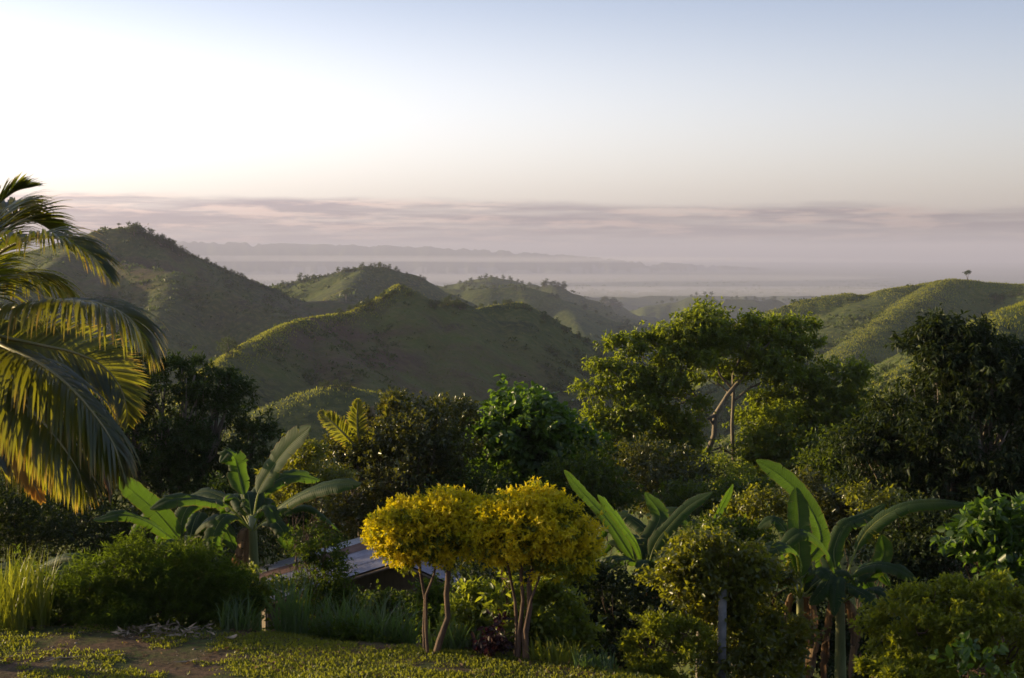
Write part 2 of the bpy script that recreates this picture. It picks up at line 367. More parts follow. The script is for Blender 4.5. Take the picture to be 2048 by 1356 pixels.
def terrain(x, y, want_group=False):
    x = np.asarray(x, float); y = np.asarray(y, float); sh = x.shape; x = x.ravel(); y = y.ravel()
    d = np.hypot(x, y)
    t = np.where(y > 0, y, -np.abs(x) * 0) - np.interp(x, EDGE_X, EDGE_D)
    h = np.interp(t, DROP_T, DROP_Z) + np.clip(t, 0, 6) / 6 * .35 * fbm(x / 4, y / 4, 3.3, 3)
    h = h + np.where(d > 60, 3.0 * fbm(x / 40, y / 40, 1.3, 3) * np.clip((d - 60) / 100, 0, 1), 0)
    h = h + .05 * noise3(x / 2.2, y / 2.2, .7) + .02 * noise3(x / .5, y / .5, 4.7) * (d < 40)
    g = np.zeros(len(x), int)
    # domain warp so that slopes get irregular gullies and spurs
    wx = x + 14 * fbm(x / 70, y / 70, 8.1, 3); wy = y + 14 * fbm(x / 70, y / 70, 2.9, 3)
    best = np.full(len(x), -1e9); bd = np.zeros(len(x))
    for gi, sl, rd, a, b in (SEG if d.max() > 120 else []):
        L2 = ((b - a)[:2] ** 2).sum(); far = a[1] > 2300
        def dist(px, py):
            u = np.clip(((px - a[0]) * (b[0] - a[0]) + (py - a[1]) * (b[1] - a[1])) / L2, 0, 1)
            dx = px - (a[0] + u * (b[0] - a[0])); dy = py - (a[1] + u * (b[1] - a[1]))
            return u, np.sqrt(dx * dx + dy * dy + rd * rd) - rd
        u, dd = dist(x, y)
        if a[1] < 9000:
            u2, d2 = dist(wx, wy); k = np.clip(dd / 45 - .1, 0, 1); u = u + (u2 - u) * k; dd = dd + (d2 - dd) * k
        hh = a[2] + u * (b[2] - a[2]) - sl * dd
        up = hh > best
        best = np.where(up, hh, best); bd = np.where(up, dd, bd); g = np.where(up, gi, g)
    s = d / 600.0
    sc = np.clip(s, .6, 4)
    gully = 1 - np.abs(fbm(x / (48 * sc) + 5, y / (48 * sc), .3, 3)) * 2
    amp = np.clip(bd / 60.0, 0, 1)
    best = best + amp * (15 * sc * np.minimum(gully - .85, .0) * 1.15) + (.25 + amp) * 2.6 * sc * fbm(x / (16 * sc), y / (16 * sc), 6.0, 4) + (.2 + .8 * amp) * 1.0 * sc * fbm(x / (6 * sc), y / (6 * sc), 16.0, 2)
    near = d < 120
    best = np.where(near, -1e9, best)
    g = np.where(best > h, g, 0); h = np.maximum(h, best)
    pl = PLAIN + 5 * fbm(x / 900, y / 900, 5.0, 3) * np.clip((d - 2500) / 3000, 0, 1)
    g = np.where(pl > h, len(GROUPS) - 1, g); h = np.maximum(h, pl)
    h = h.reshape(sh); g = g.reshape(sh)
    return (h, g) if want_group else h
def gz(x, y): return float(terrain(np.array([x]), np.array([y]))[0])

def hill_material():
    m, n = new_mat('hillside')
    tc = n.node('ShaderNodeTexCoord'); ob = tc.outputs['Object']
    def nz(sc, det=5.0, st=(1, 1, 1)):
        mp = n.node('ShaderNodeMapping', {'Vector': ob, 'Scale': st})
        return n.node('ShaderNodeTexNoise', {'Vector': mp.outputs[0], 'Scale': sc, 'Detail': det, 'Roughness': .6}).outputs['Fac']
    a = nz(.012, 6); b = nz(.06, 7, (1, 1, 2)); c = nz(.35, 5)
    col = n.mix(n.smooth(a, .38, .62), (.074, .094, .016), (.042, .058, .013))
    col = n.mix(n.math('MULTIPLY', n.smooth(b, .5, .66), .8), col, (.020, .032, .011))
    col = n.mix(n.math('MULTIPLY', n.smooth(c, .46, .62), .7), col, (.11, .11, .026))
    at = n.node('ShaderNodeAttribute', attribute_name='soil')
    soil = n.math('MULTIPLY', at.outputs['Fac'], n.smooth(b, .30, .62), clamp=True)
    col = n.mix(n.math('MULTIPLY', soil, .85), col, (.105, .058, .038))
    hgt = n.math('ADD', n.math('MULTIPLY', b, 2.0), c)
    bp = n.node('ShaderNodeBump', {'Height': hgt, 'Strength': .8, 'Distance': 1.2})
    pb = n.node('ShaderNodeBsdfPrincipled', {'Base Color': col, 'Roughness': .95, 'Specular IOR Level': .1, 'Normal': bp.outputs[0]})
    n.node('ShaderNodeOutputMaterial', {'Surface': pb.outputs[0]})
    return m
def lawn_material():
    m, n = new_mat('lawn_soil')
    tc = n.node('ShaderNodeTexCoord'); ob = tc.outputs['Object']
    a = n.node('ShaderNodeTexNoise', {'Vector': ob, 'Scale': .8, 'Detail': 6.0, 'Roughness': .65}).outputs['Fac']
    b = n.node('ShaderNodeTexNoise', {'Vector': ob, 'Scale': 9.0, 'Detail': 6.0, 'Roughness': .7}).outputs['Fac']
    col = n.mix(n.smooth(a, .42, .58), (.060, .075, .020), (.12, .075, .045))
    col = n.mix(n.smooth(b, .45, .65), col, (.055, .038, .022))
    bp = n.node('ShaderNodeBump', {'Height': b, 'Strength': .7, 'Distance': .04})
    pb = n.node('ShaderNodeBsdfPrincipled', {'Base Color': col, 'Roughness': .95, 'Specular IOR Level': .15, 'Normal': bp.outputs[0]})
    n.node('ShaderNodeOutputMaterial', {'Surface': pb.outputs[0]})
    return m
M['hill'] = hill_material(); M['lawn'] = lawn_material()
M['plain'] = plain_mat('far_plain', (.10, .115, .075), (.16, .16, .12), .0016, .95, 0.0, stretch=(1, .5, 1))

angs = np.concatenate([np.linspace(-180, -30, 44, endpoint=False), np.linspace(-30, -22.5, 24, endpoint=False), np.linspace(-22.5, 22.5, 460), np.linspace(22.5, 30, 25)[1:], np.linspace(30, 180, 45)[1:]])
angs = np.radians(angs)
rads = np.concatenate([np.array([.5, 3, 7, 11]), np.linspace(14, 60, 80, endpoint=False), np.geomspace(60, 330, 70, endpoint=False), np.geomspace(330, 1250, 200, endpoint=False), np.geomspace(1250, 5000, 90, endpoint=False), np.geomspace(5000, 26000, 50)])
AA, RR = np.meshgrid(angs, rads)
TX = np.sin(AA) * RR; TY = np.cos(AA) * RR
TZ, TG = terrain(TX, TY, True)
nr, na = TX.shape
SOIL = [(660, 715, 440, 45, 1.0), (700, 735, 430, 30, .8), (320, 510, 820, 60, .8), (470, 560, 790, 60, .5), (840, 770, 430, 25, .7), (930, 770, 450, 25, .7), (1000, 760, 460, 30, .6), (660, 612, 950, 60, .6), (900, 700, 470, 20, .6)]
soil = np.zeros(TX.shape)
for px, py, D, r, k in SOIL:
    c = P(px, py, D); soil = np.maximum(soil, k * np.exp(-((TX - c.x) ** 2 + ((TY - c.y) * .8) ** 2) / (r * r)))
FI = (np.arange(nr - 1)[:, None] * na + np.arange(na - 1)[None, :])
quads = np.stack([FI, FI + na, FI + na + 1, FI + 1], -1).reshape(-1, 4)
fg = TG[:-1, :-1].ravel()
VT = np.stack([TX, TY, TZ], -1).reshape(-1, 3)
fr = RR[:-1, :-1].ravel()
def terrain_piece(name, sel, mat, label):
    q = quads[sel]
    if not len(q): return
    u, inv = np.unique(q, return_inverse=True)
    me = mesh_np(name, VT[u], inv.reshape(-1, 4), None, mat, True)
    at = me.attributes.new('soil', 'FLOAT', 'POINT'); at.data.foreach_set('value', soil.ravel()[u].astype(np.float32))
    o = link(name, me); tag(o, label, None, None, 'structure'); return o
yq = VT[quads[:, 0], 1]; xq = VT[quads[:, 0], 0]
lawn_sel = (fg == 0) & (fr < 26)
terrain_piece('lawn', lawn_sel, M['lawn'], 'patchy grass and bare soil at the top of the slope in the foreground')
terrain_piece('valley_ground', (fg == 0) & ~lawn_sel, M['hill'], 'ground of the overgrown slope falling into the valley behind the trees')
LBL = {'left': 'tall grassy hill on the left with a bare rounded summit', 'mid': 'pointed green hill in the middle of the valley with a sunlit crest',
       'lowspur': 'low rounded spur in front of the middle hill', 'second': 'wooded hill behind the pointed middle hill',
       'third': 'long hazy ridge sloping down to the right behind the middle hill', 'far': 'blue hazy foothills before the misty plain',
       'distant': 'faint low hills at the near edge of the misty plain', 'right': 'broad green hill on the right with one small tree on its crest',
       'nearslope': 'near sunlit slope at the right edge behind the dark tree', 'range': 'faint distant mountain range across the plain on the horizon',
       'plain': 'misty lowland plain below the hills'}
for gi, gname in enumerate(GROUPS):
    if gi == 0: continue
    terrain_piece('plain' if gname == 'plain' else ('mountain_range' if gname == 'range' else 'hill'), fg == gi,
                  M['plain'] if gname in ('plain',) else M['hill'], LBL[gname])

# ------------------------------------------------------------------ air
def volume_box(name, lo, hi, dens, col, ani, label):
    mb = MB(); c = [(a + b) / 2 for a, b in zip(lo, hi)]
    mb.box(c, hi[0] - lo[0], hi[1] - lo[1], hi[2] - lo[2])
    m, n = new_mat(name)
    v = n.node('ShaderNodeVolumePrincipled', {'Color': (*col, 1), 'Density': dens, 'Anisotropy': ani})
    n.node('ShaderNodeOutputMaterial', {'Volume': v.outputs[0]})
    o = mb.build(name, m); tag(o, label, None, None, 'stuff'); return o
volume_box('haze', (-27000, -27000, PLAIN - 30), (27000, 27000, 150), 1.15e-4, (.59, .61, .77), .05, 'thin morning haze filling the valley and the plain')

def mist_bank(px, py, D, rx, ry, rz, dens, label):
    c = P(px, py, D); V = []; F4 = []; a_, b_ = 48, 12
    for i in range(b_ + 1):
        ph = math.pi * i / b_
        for j in range(a_):
            th = 2 * math.pi * j / a_; k = 1 + .18 * math.sin(3 * th + px) + .12 * math.sin(7 * th + D)
            V.append((rx * k * math.sin(ph) * math.cos(th), ry * k * math.sin(ph) * math.sin(th), rz * math.cos(ph)))
    F4 = [(i * a_ + j, (i + 1) * a_ + j, (i + 1) * a_ + (j + 1) % a_, i * a_ + (j + 1) % a_) for i in range(b_) for j in range(a_)]
    m, n = new_mat('mist'); v = n.node('ShaderNodeVolumePrincipled', {'Color': (.95, .93, .95, 1), 'Density': dens, 'Anisotropy': .05})
    n.node('ShaderNodeOutputMaterial', {'Volume': v.outputs[0]})
    o = link('mist_bank', mesh_np('mist_bank', V, F4, None, m, True)); o.location = c
    tag(o, label, None, None, 'stuff')
mist_bank(680, 517, 12000, 3300, 900, 28, 2.8e-4, 'thin bright mist lying at the foot of the distant mountain range')
mist_bank(1150, 520, 11500, 2500, 900, 22, 1.8e-4, 'fainter mist lying right of the bright strip under the distant range')
mist_bank(1330, 583, 5600, 1500, 700, 13, 5e-4, 'pale mist lying on the plain behind the blue foothills')
mist_bank(1000, 556, 7400, 1900, 800, 20, 2.8e-4, 'pale mist lying on the plain beyond the centre gap')
mist_bank(620, 575, 6200, 900, 500, 15, 3.5e-4, 'pale mist lying on the plain in the gap right of the left hill')

# ------------------------------------------------------------------ leaf and crown generators
def unit(v): return v / np.maximum(np.linalg.norm(v, axis=-1, keepdims=True), 1e-9)
def leaf_mesh(P0, D, U, L, W, oval=False, fold=.25, bend=.15):
    """every leaf: base P0, direction D, upper side U"""
    D = unit(D); S = unit(np.cross(D, U)); N = np.cross(S, D); L = L[:, None]; W = W[:, None]; n = len(P0)
    if not oval:
        mid = P0 + D * L * .45
        v = np.stack([P0, mid + S * W * .5 + N * W * fold * .5, P0 + D * L - N * L * bend, mid - S * W * .5 + N * W * fold * .5], 1)
        i = np.arange(n)[:, None] * 4
        f = np.concatenate([i + [0, 1, 2], i + [0, 2, 3]])
        return v.reshape(-1, 3), None, f
    m1 = P0 + D * L * .28; m2 = P0 + D * L * .66 - N * L * bend * .4
    v = np.stack([P0, m1 + S * W * .45 + N * W * fold * .45, m2 + S * W * .42 + N * W * fold * .42, P0 + D * L * .98 - N * L * bend,
                  m2 - S * W * .42 + N * W * fold * .42, m1 - S * W * .45 + N * W * fold * .45], 1)
    i = np.arange(n)[:, None] * 6
    f = np.concatenate([i + [0, 1, 2, 3], i + [0, 3, 4, 5]])
    return v.reshape(-1, 3), f, None

def crown_leaves(rng, blobs, n, L, W, per=9, twig=.3, cl=.22, nclust=None, droop=.3, flat=.5, low=.35, oval=False, inner=.22, bend=.15):
    """blobs: (centre, (rx, ry, rz)).  clusters sit on each blob's shell, twigs round a cluster, leaves round a twig"""
    w_ = np.array([b[1][0] * b[1][2] + b[1][0] * b[1][1] for b in blobs]) ** .9; w_ /= w_.sum()
    nt = max(1, n // per)
    PT = []; DT = []
    for (c, r), q in zip(blobs, w_):
        k = max(4, int(nt * q)); c = np.array(c, float); r = np.array(r, float)
        kc = nclust or max(6, int(14 * (r[0] * r[2]) ** .5 / max(cl, .1) * .35))
        u = unit(rng.normal(size=(kc * 3, 3))); keep = (u[:, 2] > -.25) | (rng.rand(len(u)) < low); u = u[keep][:kc]; kc = len(u)
        rr = 1 - np.abs(rng.normal(size=(kc, 1))) * inner
        cc = c + u * r * rr
        size = cl * (r.mean()) * (.6 + .8 * rng.rand(kc, 1))
        j = rng.randint(kc, size=k)
        off = rng.normal(size=(k, 3)) * size[j] * np.array([1, 1, .6])
        PT.append(cc[j] + off); DT.append(unit(u[j] + .7 * unit(off) + np.array([0, 0, .25])))
    PT = np.concatenate(PT); DT = np.concatenate(DT); k = len(PT)
    i = np.repeat(np.arange(k), per); m = len(i)
    along = rng.rand(m, 1) * twig
    base = PT[i] + DT[i] * along
    d = unit(DT[i] * .5 + rng.normal(size=(m, 3)) * .75) - np.array([0, 0, 1.0]) * droop * rng.rand(m, 1)
    U = unit(rng.normal(size=(m, 3)) * flat + np.array([0, 0, 1.0]) + .3 * DT[i])
    l = L * (.6 + .7 * rng.rand(m)); w2 = W * (.6 + .7 * rng.rand(m))
    return leaf_mesh(base, d, U, l, w2, oval, .3, bend)

def curve(a, b, sag, k=6, rng=None, jit=0.0):
    a = Vector(a); b = Vector(b); out = []
    for i in range(k + 1):
        t = i / k; p = a.lerp(b, t); p.z += sag * 4 * t * (1 - t)
        if rng is not None and 0 < i < k: p += Vector(rng.normal(size=3)) * jit
        out.append(p)
    return out

def make_tree(name, label, cat, base, blobs, leafkw, mat, stem_r=.12, bark='bark', trunks=None, seed=1, group=None, limbs=True, forkz=.45, part='crown', stuff_kw=None, stems=None):
    rng = np.random.RandomState(seed)
    base = Vector(base); root = thing(name, base, label, cat, group)
    V, F4, F3 = crown_leaves(rng, blobs, **leafkw)
    me = mesh_np(part, V - np.array(base), F4, F3, mat); link(part, me, root)
    mb = MB()
    if trunks is None:
        cen = sum((Vector(b[0]) for b in blobs), Vector()) / len(blobs)
        fork = base.lerp(cen, forkz); trunks = [([base - Vector((0, 0, .25))] + curve(base, fork, 0, 4, rng, stem_r * .5)[1:], stem_r)]
    ends = []
    for pts, r in trunks:
        k = len(pts); mb.tube(pts, [r * (1 - .45 * i / (k - 1)) for i in range(k)], 8); ends += [(Vector(p), r * (1 - .45 * i / (k - 1))) for i, p in enumerate(pts) if i > k * .45]
    if limbs:
        for c, r in blobs:
            c = Vector(c); p, pr = min(ends, key=lambda e: (e[0] - c).length + (2 if e[0].z > c.z else 0))
            ln = (c - p).length
            pts = curve(p, c, -.06 * ln, 6, rng, .03 * ln)
            r0 = min(pr * .75, .03 + .016 * ln); mb.tube(pts, [r0 * (1 - .75 * i / 6) for i in range(7)], 6)
            for _ in range(4):
                u = unit(rng.normal(size=3) + np.array([0, 0, .5])); q = c + Vector(u * np.array(r)) * .85
                s = pts[rng.randint(3, 6)]
                mb.tube(curve(s, q, -.04 * (q - s).length, 4, rng, .03), [r0 * .4 * (1 - .8 * i / 4) + .004 for i in range(5)], 5)
    mb.build('trunk', M[bark], root, True)
    return root

def blob(px, py, rx, ry, D, dd=1.0, off=0.0):
    """ellipsoid given by its outline in photo pixels at distance D (m)"""
    s = D / F; c = P(px, py, D + off)
    return (tuple(c), (rx * s, max(rx, ry) * s * dd, ry * s))
def grow(bl, kx, kz, drop=0.0): return [((c[0], c[1], c[2] - drop), (r[0] * kx, r[1] * kx, r[2] * kz)) for c, r in bl]
# ------------------------------------------------------------------ hillside scrub (uncountable)
def polar_points(rng, n, d0, d1, a0=-22, a1=22, p=1.0):
    r = d0 * (d1 / d0) ** rng.rand(n) ** p; a = np.radians(a0 + (a1 - a0) * rng.rand(n))
    x = r * np.sin(a); y = r * np.cos(a); h, g = terrain(x, y, True); return x, y, h, g

def scrub(name, x, y, h, R, m, mat, label, seed, tall=.8, lf=.55):
    rng = np.random.RandomState(seed); n = len(x); i = np.repeat(np.arange(n), m); k = len(i)
    u = unit(rng.normal(size=(k, 3))); u[:, 2] = np.abs(u[:, 2]) * 1.0
    r = (.45 + .55 * rng.rand(k, 1) ** .5) * R[i][:, None] * (.7 + .5 * rng.rand(n, 1))[i]
    c = np.stack([x, y, h - .25 * R], -1)[i] + u * r * np.array([1, 1, tall])
    d = unit(u + rng.normal(size=(k, 3)) * .8 + np.array([0, 0, .3])); U = unit(rng.normal(size=(k, 3)) + np.array([0, 0, .8]))
    l = lf * R[i] * (.6 + .8 * rng.rand(k))
    V, F4, F3 = leaf_mesh(c - d * l[:, None] * .5, d, U, l, l * .62, False, .3, .1)
    o = link(name, mesh_np(name, V, F4, F3, mat)); tag(o, label, None, None, 'stuff'); return o

rng = np.random.RandomState(11)
x, y, h, g = polar_points(rng, 50000, 230, 1000)
den = fbm(x / 45, y / 45, 2.2, 4) + .35 * fbm(x / 12, y / 12, 4.2, 2)
wood = (g == GROUPS.index('mid')) * np.clip((x + 75) / 40, 0, 1) * .30 + (g == GROUPS.index('left')) * (h > -60) * (x > -262) * .55 + (g == GROUPS.index('right')) * (h < -16) * .30
keep = (g > 0) & (den + wood > .08) & (rng.rand(len(x)) < .22 + np.clip(den + wood, 0, .6))
R = (.6 + 1.9 * rng.rand(len(x)) ** 2.2) * (1 + .6 * (den + wood > .40))
scrub('hillside_scrub', x[keep], y[keep], h[keep], R[keep], 17, M['scrub'], 'low bushes and saplings covering the nearer hills', 3)
x, y, h, g = polar_points(rng, 20000, 1000, 2900)
den = fbm(x / 80, y / 80, 2.2, 4)
keep = (g > 0) & (den > .0)
R = 1.5 + 3.0 * rng.rand(len(x)) ** 2.5
scrub('distant_scrub', x[keep], y[keep], h[keep], R[keep], 11, M['scrub'], 'small bushes and woods on the hazy hills farther away', 4, .9, .7)
x, y, h, g = polar_points(rng, 15000, 2900, 9000, -22, 22)
den = fbm(x / 300, y / 300, 7.2, 3)
keep = (den > .12)
R = 6 + 9 * rng.rand(len(x)) ** 2
scrub('plain_woodland', x[keep], y[keep], h[keep], R[keep], 7, M['scrub'], 'scattered woods on the misty lowland plain', 5, .5, 1.0)
# tufts of tall grass
x, y, h, g = polar_points(rng, 30000, 230, 760)
keep = (g > 0)
x, y, h = x[keep], y[keep], h[keep]; n = len(x)
d = unit(rng.normal(size=(n, 3)) * .35 + np.array([0, 0, 1])); l = .35 + .5 * rng.rand(n); l *= np.where(np.hypot(x, y) < 400, .8, 1)
V, F4, F3 = leaf_mesh(np.stack([x, y, h - .1], -1), d, unit(rng.normal(size=(n, 3))), l, l * .55, False, .1, .2)
tag(link('hill_grass', mesh_np('hill_grass', V, F4, F3, M['hillgrass'])), 'tufts of tall grass on the nearer hillsides', None, None, 'stuff')

# long grass along the crests, coloured brighter to paint in the sunlit strip
M['crestlight'] = leaf_mat('crest_light_grass_blade', (.11, .14, .02), (.17, .18, .025), .45, (.42, .42, .04), .6, .1)
VX = []
for nm, sl, rd, pts in RIDGES:
    if nm not in ('mid', 'right', 'nearslope', 'lowspur', 'left'): continue
    q = np.array(R_(pts))
    if nm == 'left' and q[:, 1].min() < 850: continue
    if nm == 'mid' and len(pts) < 12: continue
    if nm == 'right' and pts[0][0] in (2060, 1690, 1790): continue
    for a_, b_ in zip(q[:-1], q[1:]):
        if abs(a_[0] / a_[1]) > .42: continue
        ln = np.linalg.norm((b_ - a_)[:2]); m_ = int(ln * (38 if nm in ('nearslope', 'right') else 44 if (nm == 'mid' and -105 < a_[0] < -38) else 6 if nm == 'mid' else 12 if nm != 'left' else 7)); t_ = rng.rand(m_, 1); w_ = 7 if nm in ('right', 'nearslope') else 3.2
        c_ = a_ + (b_ - a_) * t_; VX.append(c_[:, :2] + rng.normal(size=(m_, 2)) * w_)
q = np.concatenate(VX); x, y = q[:, 0], q[:, 1]; h = terrain(x, y); n = len(x)
keep = fbm(x / 10, y / 10, 3.9, 3) > -.25; x, y, h = x[keep], y[keep], h[keep]; n = len(x)
d = unit(rng.normal(size=(n, 3)) * .4 + np.array([0, 0, 1])); l = .35 + .55 * rng.rand(n)
V, F4, F3 = leaf_mesh(np.stack([x, y, h - .1], -1), d, unit(rng.normal(size=(n, 3))), l, l * .45, False, .1, .2)
tag(link('crest_light_grass', mesh_np('crest_light_grass', V, F4, F3, M['crestlight'])), 'long grass along the hill crests, coloured bright in place of sunlight', None, None, 'stuff')

# ------------------------------------------------------------------ trees that stand out on the hill crests
def small_tree_meshes(seed, shape):
    rng = np.random.RandomState(seed)
    if shape == 'umbrella':
        bl = [((-.9, 0, 3.1), (1.1, 1.0, .42)), ((.8, .2, 3.3), (1.2, 1.0, .45)), ((0, -.3, 3.6), (1.0, .9, .4))]; n = 900; L = .34
    elif shape == 'tall':
        bl = [((0, 0, 1.4), (1.1, 1.1, 1.2)), ((.3, 0, 2.8), (.8, .8, .9)), ((-.6, .1, 1.9), (.9, .8, .8))]; n = 900; L = .36
    else:
        bl = [((0, 0, 1.8), (1.6, 1.5, 1.2)), ((1.0, 0, 1.3), (1.1, 1.1, .9)), ((-1.1, .3, 1.2), (1.2, 1.1, .9)), ((.2, .2, 2.7), (.9, .9, .7))]; n = 1000; L = .38
    V, F4, F3 = crown_leaves(rng, bl, n, L, L * .5, per=6, twig=.3, cl=.4, low=.5)
    cr = mesh_np('crown', V, F4, F3, M['scrub'])
    mb = MB()
    for c, r in bl: mb.tube(curve((0, 0, -.6), c, .1, 4, rng, .08), [.16, .12, .09, .06, .03], 5)
    return cr, mb.mesh('trunk', M['bark'])
TM = {s: small_tree_meshes(i + 20, s) for i, s in enumerate(('umbrella', 'tall', 'bushy'))}
def crest_tree(px, py, D, shape, sc, label, group=None, name='tree', snap=True):
    p = P(px, py, D)
    if snap:   # foot of the tree on the ground nearest the sight line
        ys = np.linspace(D * .93, D * 1.06, 60); xs = p.x * ys / D; hs = terrain(xs, ys)
        app = (hs - CAMZ) / ys; k = int(np.argmax(app)); target = (p.z - CAMZ) / D
        ok = np.where(app >= target)[0]
        k = int(ok[0]) if len(ok) else k
        p = Vector((xs[k], ys[k], hs[k]))
    r = thing(name, (p.x, p.y, p.z), label, 'tree', group); r.rotation_euler[2] = random.Random(int(px * 7 + py)).uniform(0, 6.28); r.scale = (sc, sc, sc)
    cr, tr = TM[shape]
    link('crown', cr, r); link('trunk', tr, r); return r
crest_tree(1935, 562, 668, 'umbrella', 1.15, 'small flat topped tree alone on the crest of the broad right hill')
crest_tree(601, 560, 1160, 'tall', 1.5, 'dark upright tree, left of the touching pair on the second hill crest')
crest_tree(613, 560, 1160, 'bushy', 1.3, 'dark rounded tree, right of the touching pair on the second hill crest')
crest_tree(692, 604, 962, 'umbrella', 2.0, 'spreading tree on the shaded ridge behind the sunlit crest line')
crest_tree(458, 712, 372, 'bushy', 1.5, 'hazy round tree at the left foot of the sunlit crest line')
crest_tree(238, 456, 880, 'umbrella', .7, 'tiny lone tree at the very summit of the big left hill')
crest_tree(210, 460, 880, 'tall', .55, 'tiny dark tree just left of the summit of the big left hill')
crest_tree(185, 470, 880, 'bushy', .6, 'small round bush tree left of the summit nearest the palm')
crest_tree(806, 580, 503, 'bushy', .5, 'bush tree on top of the pointed middle hill')
crest_tree(820, 592, 505, 'bushy', .55, 'bush tree just right of the point of the middle hill')
rr = random.Random(5)
def ORD(k):
    return str(k) + ('th' if 10 < k % 100 < 14 else {1: 'st', 2: 'nd', 3: 'rd'}.get(k % 10, 'th'))
def line_of_trees(pts, n, D, label, group, scs=(.5, 1.0), shapes=('bushy', 'tall', 'bushy'), jy=3):
    for i in range(n):
        t = (i + rr.uniform(-.4, .4)) / max(1, n - 1); t = min(max(t, 0), 1)
        lab = '%s, %s from its left end' % (label, ORD(i + 1))
        xs = pts[0][0] + t * (pts[-1][0] - pts[0][0]); ys = float(np.interp(xs, [p[0] for p in pts], [p[1] for p in pts]))
        crest_tree(xs, ys + rr.uniform(0, jy), D, rr.choice(shapes), rr.uniform(*scs), lab, group)
line_of_trees([(262, 460), (305, 474), (340, 496), (365, 508)], 18, 895, 'dark tree on the left summit shoulder', 'trees on the shoulder of the left hill', (1.1, 2.0), jy=9)
line_of_trees([(375, 511), (470, 550), (570, 594)], 30, 935, 'small tree down the left hill flank', 'trees down the flank of the left hill', (.5, 1.0))
line_of_trees([(555, 575), (650, 551), (700, 538), (770, 534), (850, 563)], 30, 1145, 'tree on the second hill top', 'trees on top of the second hill', (.6, 1.3), jy=6)
line_of_trees([(862, 610), (880, 608), (905, 603), (930, 612)], 12, 512, 'tree in the saddle clump', 'trees on the saddle of the middle hill', (.5, .85), jy=12)
line_of_trees([(680, 628), (740, 608), (790, 588)], 9, 486, 'small tree up the pointed hill crest', 'trees up to the pointed hill', (.35, .7))
line_of_trees([(950, 612), (1030, 606), (1100, 645), (1200, 697)], 14, 535, 'small tree on the middle hill right shoulder', 'trees on the right shoulder of the middle hill', (.35, .7))
line_of_trees([(920, 570), (985, 556), (1060, 571)], 12, 1940, 'hazy tree on the small blue hill', 'trees on the small blue hill', (1.0, 2.2), jy=3)
line_of_trees([(1088, 573), (1108, 567), (1130, 580)], 7, 1880, 'hazy tree on the blue knoll', 'trees on the blue knoll', (1.5, 2.8), jy=3)
line_of_trees([(870, 577), (960, 576), (1080, 579), (1180, 623), (1300, 656)], 18, 1400, 'hazy tree on the long ridge', 'trees on the long hazy ridge', (.7, 1.5))
line_of_trees([(1205, 606), (1220, 605), (1240, 612)], 5, 2500, 'pale tree on the lowest knoll', 'trees on the pale knoll', (2.5, 4.0))
line_of_trees([(1310, 607), (1415, 589), (1500, 600), (1600, 602)], 18, 2750, 'pale tree on the far blue grey hill', 'trees on the blue grey far hill', (1.2, 2.4))
line_of_trees([(640, 775), (670, 773), (700, 778)], 5, 329, 'sunlit sapling on the low spur', 'saplings on the low spur', (.35, .55), ('bushy',))
line_of_trees([(1990, 600), (2040, 590)], 4, 640, 'small tree on the right hill face', 'trees on the face of the right hill', (.6, 1.0))

# ------------------------------------------------------------------ lawn grass and litter
rng = np.random.RandomState(21)
def ground_pts(n, x0, x1, y0, y1):
    x = rng.uniform(x0, x1, n); y = rng.uniform(y0, y1, n); return x, y, terrain(x, y)
def blades(name, x, y, h, L, W, lean, mat, label, segs=1):
    n = len(x)
    d = unit(rng.normal(size=(n, 3)) * lean + np.array([0, 0, 1])); U = unit(rng.normal(size=(n, 3)))
    V, F4, F3 = leaf_mesh(np.stack([x, y, h - .01], -1), d, U, L, W, segs > 1, .15, .35 if segs > 1 else .15)
    o = link(name, mesh_np(name, V, F4, F3, mat)); return tag(o, label, None, None, 'stuff')
x, y, h = ground_pts(200000, -8.5, 4.5, 17.8, 21.8)
e = np.interp(x, EDGE_X, EDGE_D)
den = fbm(x / 1.3, y / 1.0, 1.1, 4) + .5 * fbm(x / .25, y / .25, 5.1, 2)
den += (np.clip((x + 4.6) / 1.4, 0, 1) * .52 + .02 + .35 * np.clip(1 - (e - y) / .7, 0, 1)) * np.clip((e - y) / 1.2 + .3, 0, 1)
keep = (y < e + .6) & (den > .02 + .25 * rng.rand(len(x)))
x, y, h = x[keep], y[keep], h[keep]; n = len(x)
L = .02 + .05 * rng.rand(n) ** 1.6
blades('lawn_grass', x, y, h, L, .30 * L + .003, .9, M['sungrass'], 'short patchy grass and weeds on the lawn')
x, y, h = ground_pts(2600, -8, 1.5, 18, 20.9)
keep = fbm(x / .9, y / .6, 9.1, 3) > .05
x, y, h = x[keep], y[keep], h[keep]; n = len(x)
d = rng.normal(size=(n, 3)); d[:, 2] = .12; L = .03 + .07 * rng.rand(n)
V, F4, F3 = leaf_mesh(np.stack([x, y, h + .012], -1), unit(d), unit(rng.normal(size=(n, 3)) * .4 + np.array([0, 0, 1])), L, L * .4, False, .3, .1)
tag(link('leaf_litter', mesh_np('leaf_litter', V, F4, F3, M['dry_leaf'])), 'small dry leaves strewn over the bare soil of the lawn', None, None, 'stuff')
x, y, h = ground_pts(500, -8, -2, 18, 20.7)
keep = fbm(x / .6, y / .5, 2.1, 3) > .1; x, y, h = x[keep], y[keep], h[keep]
R = .008 + .022 * rng.rand(len(x)) ** 3
M['stone'] = plain_mat('stone', (.14, .11, .08), (.26, .22, .18), 12, .9, .2)
sb = MB()
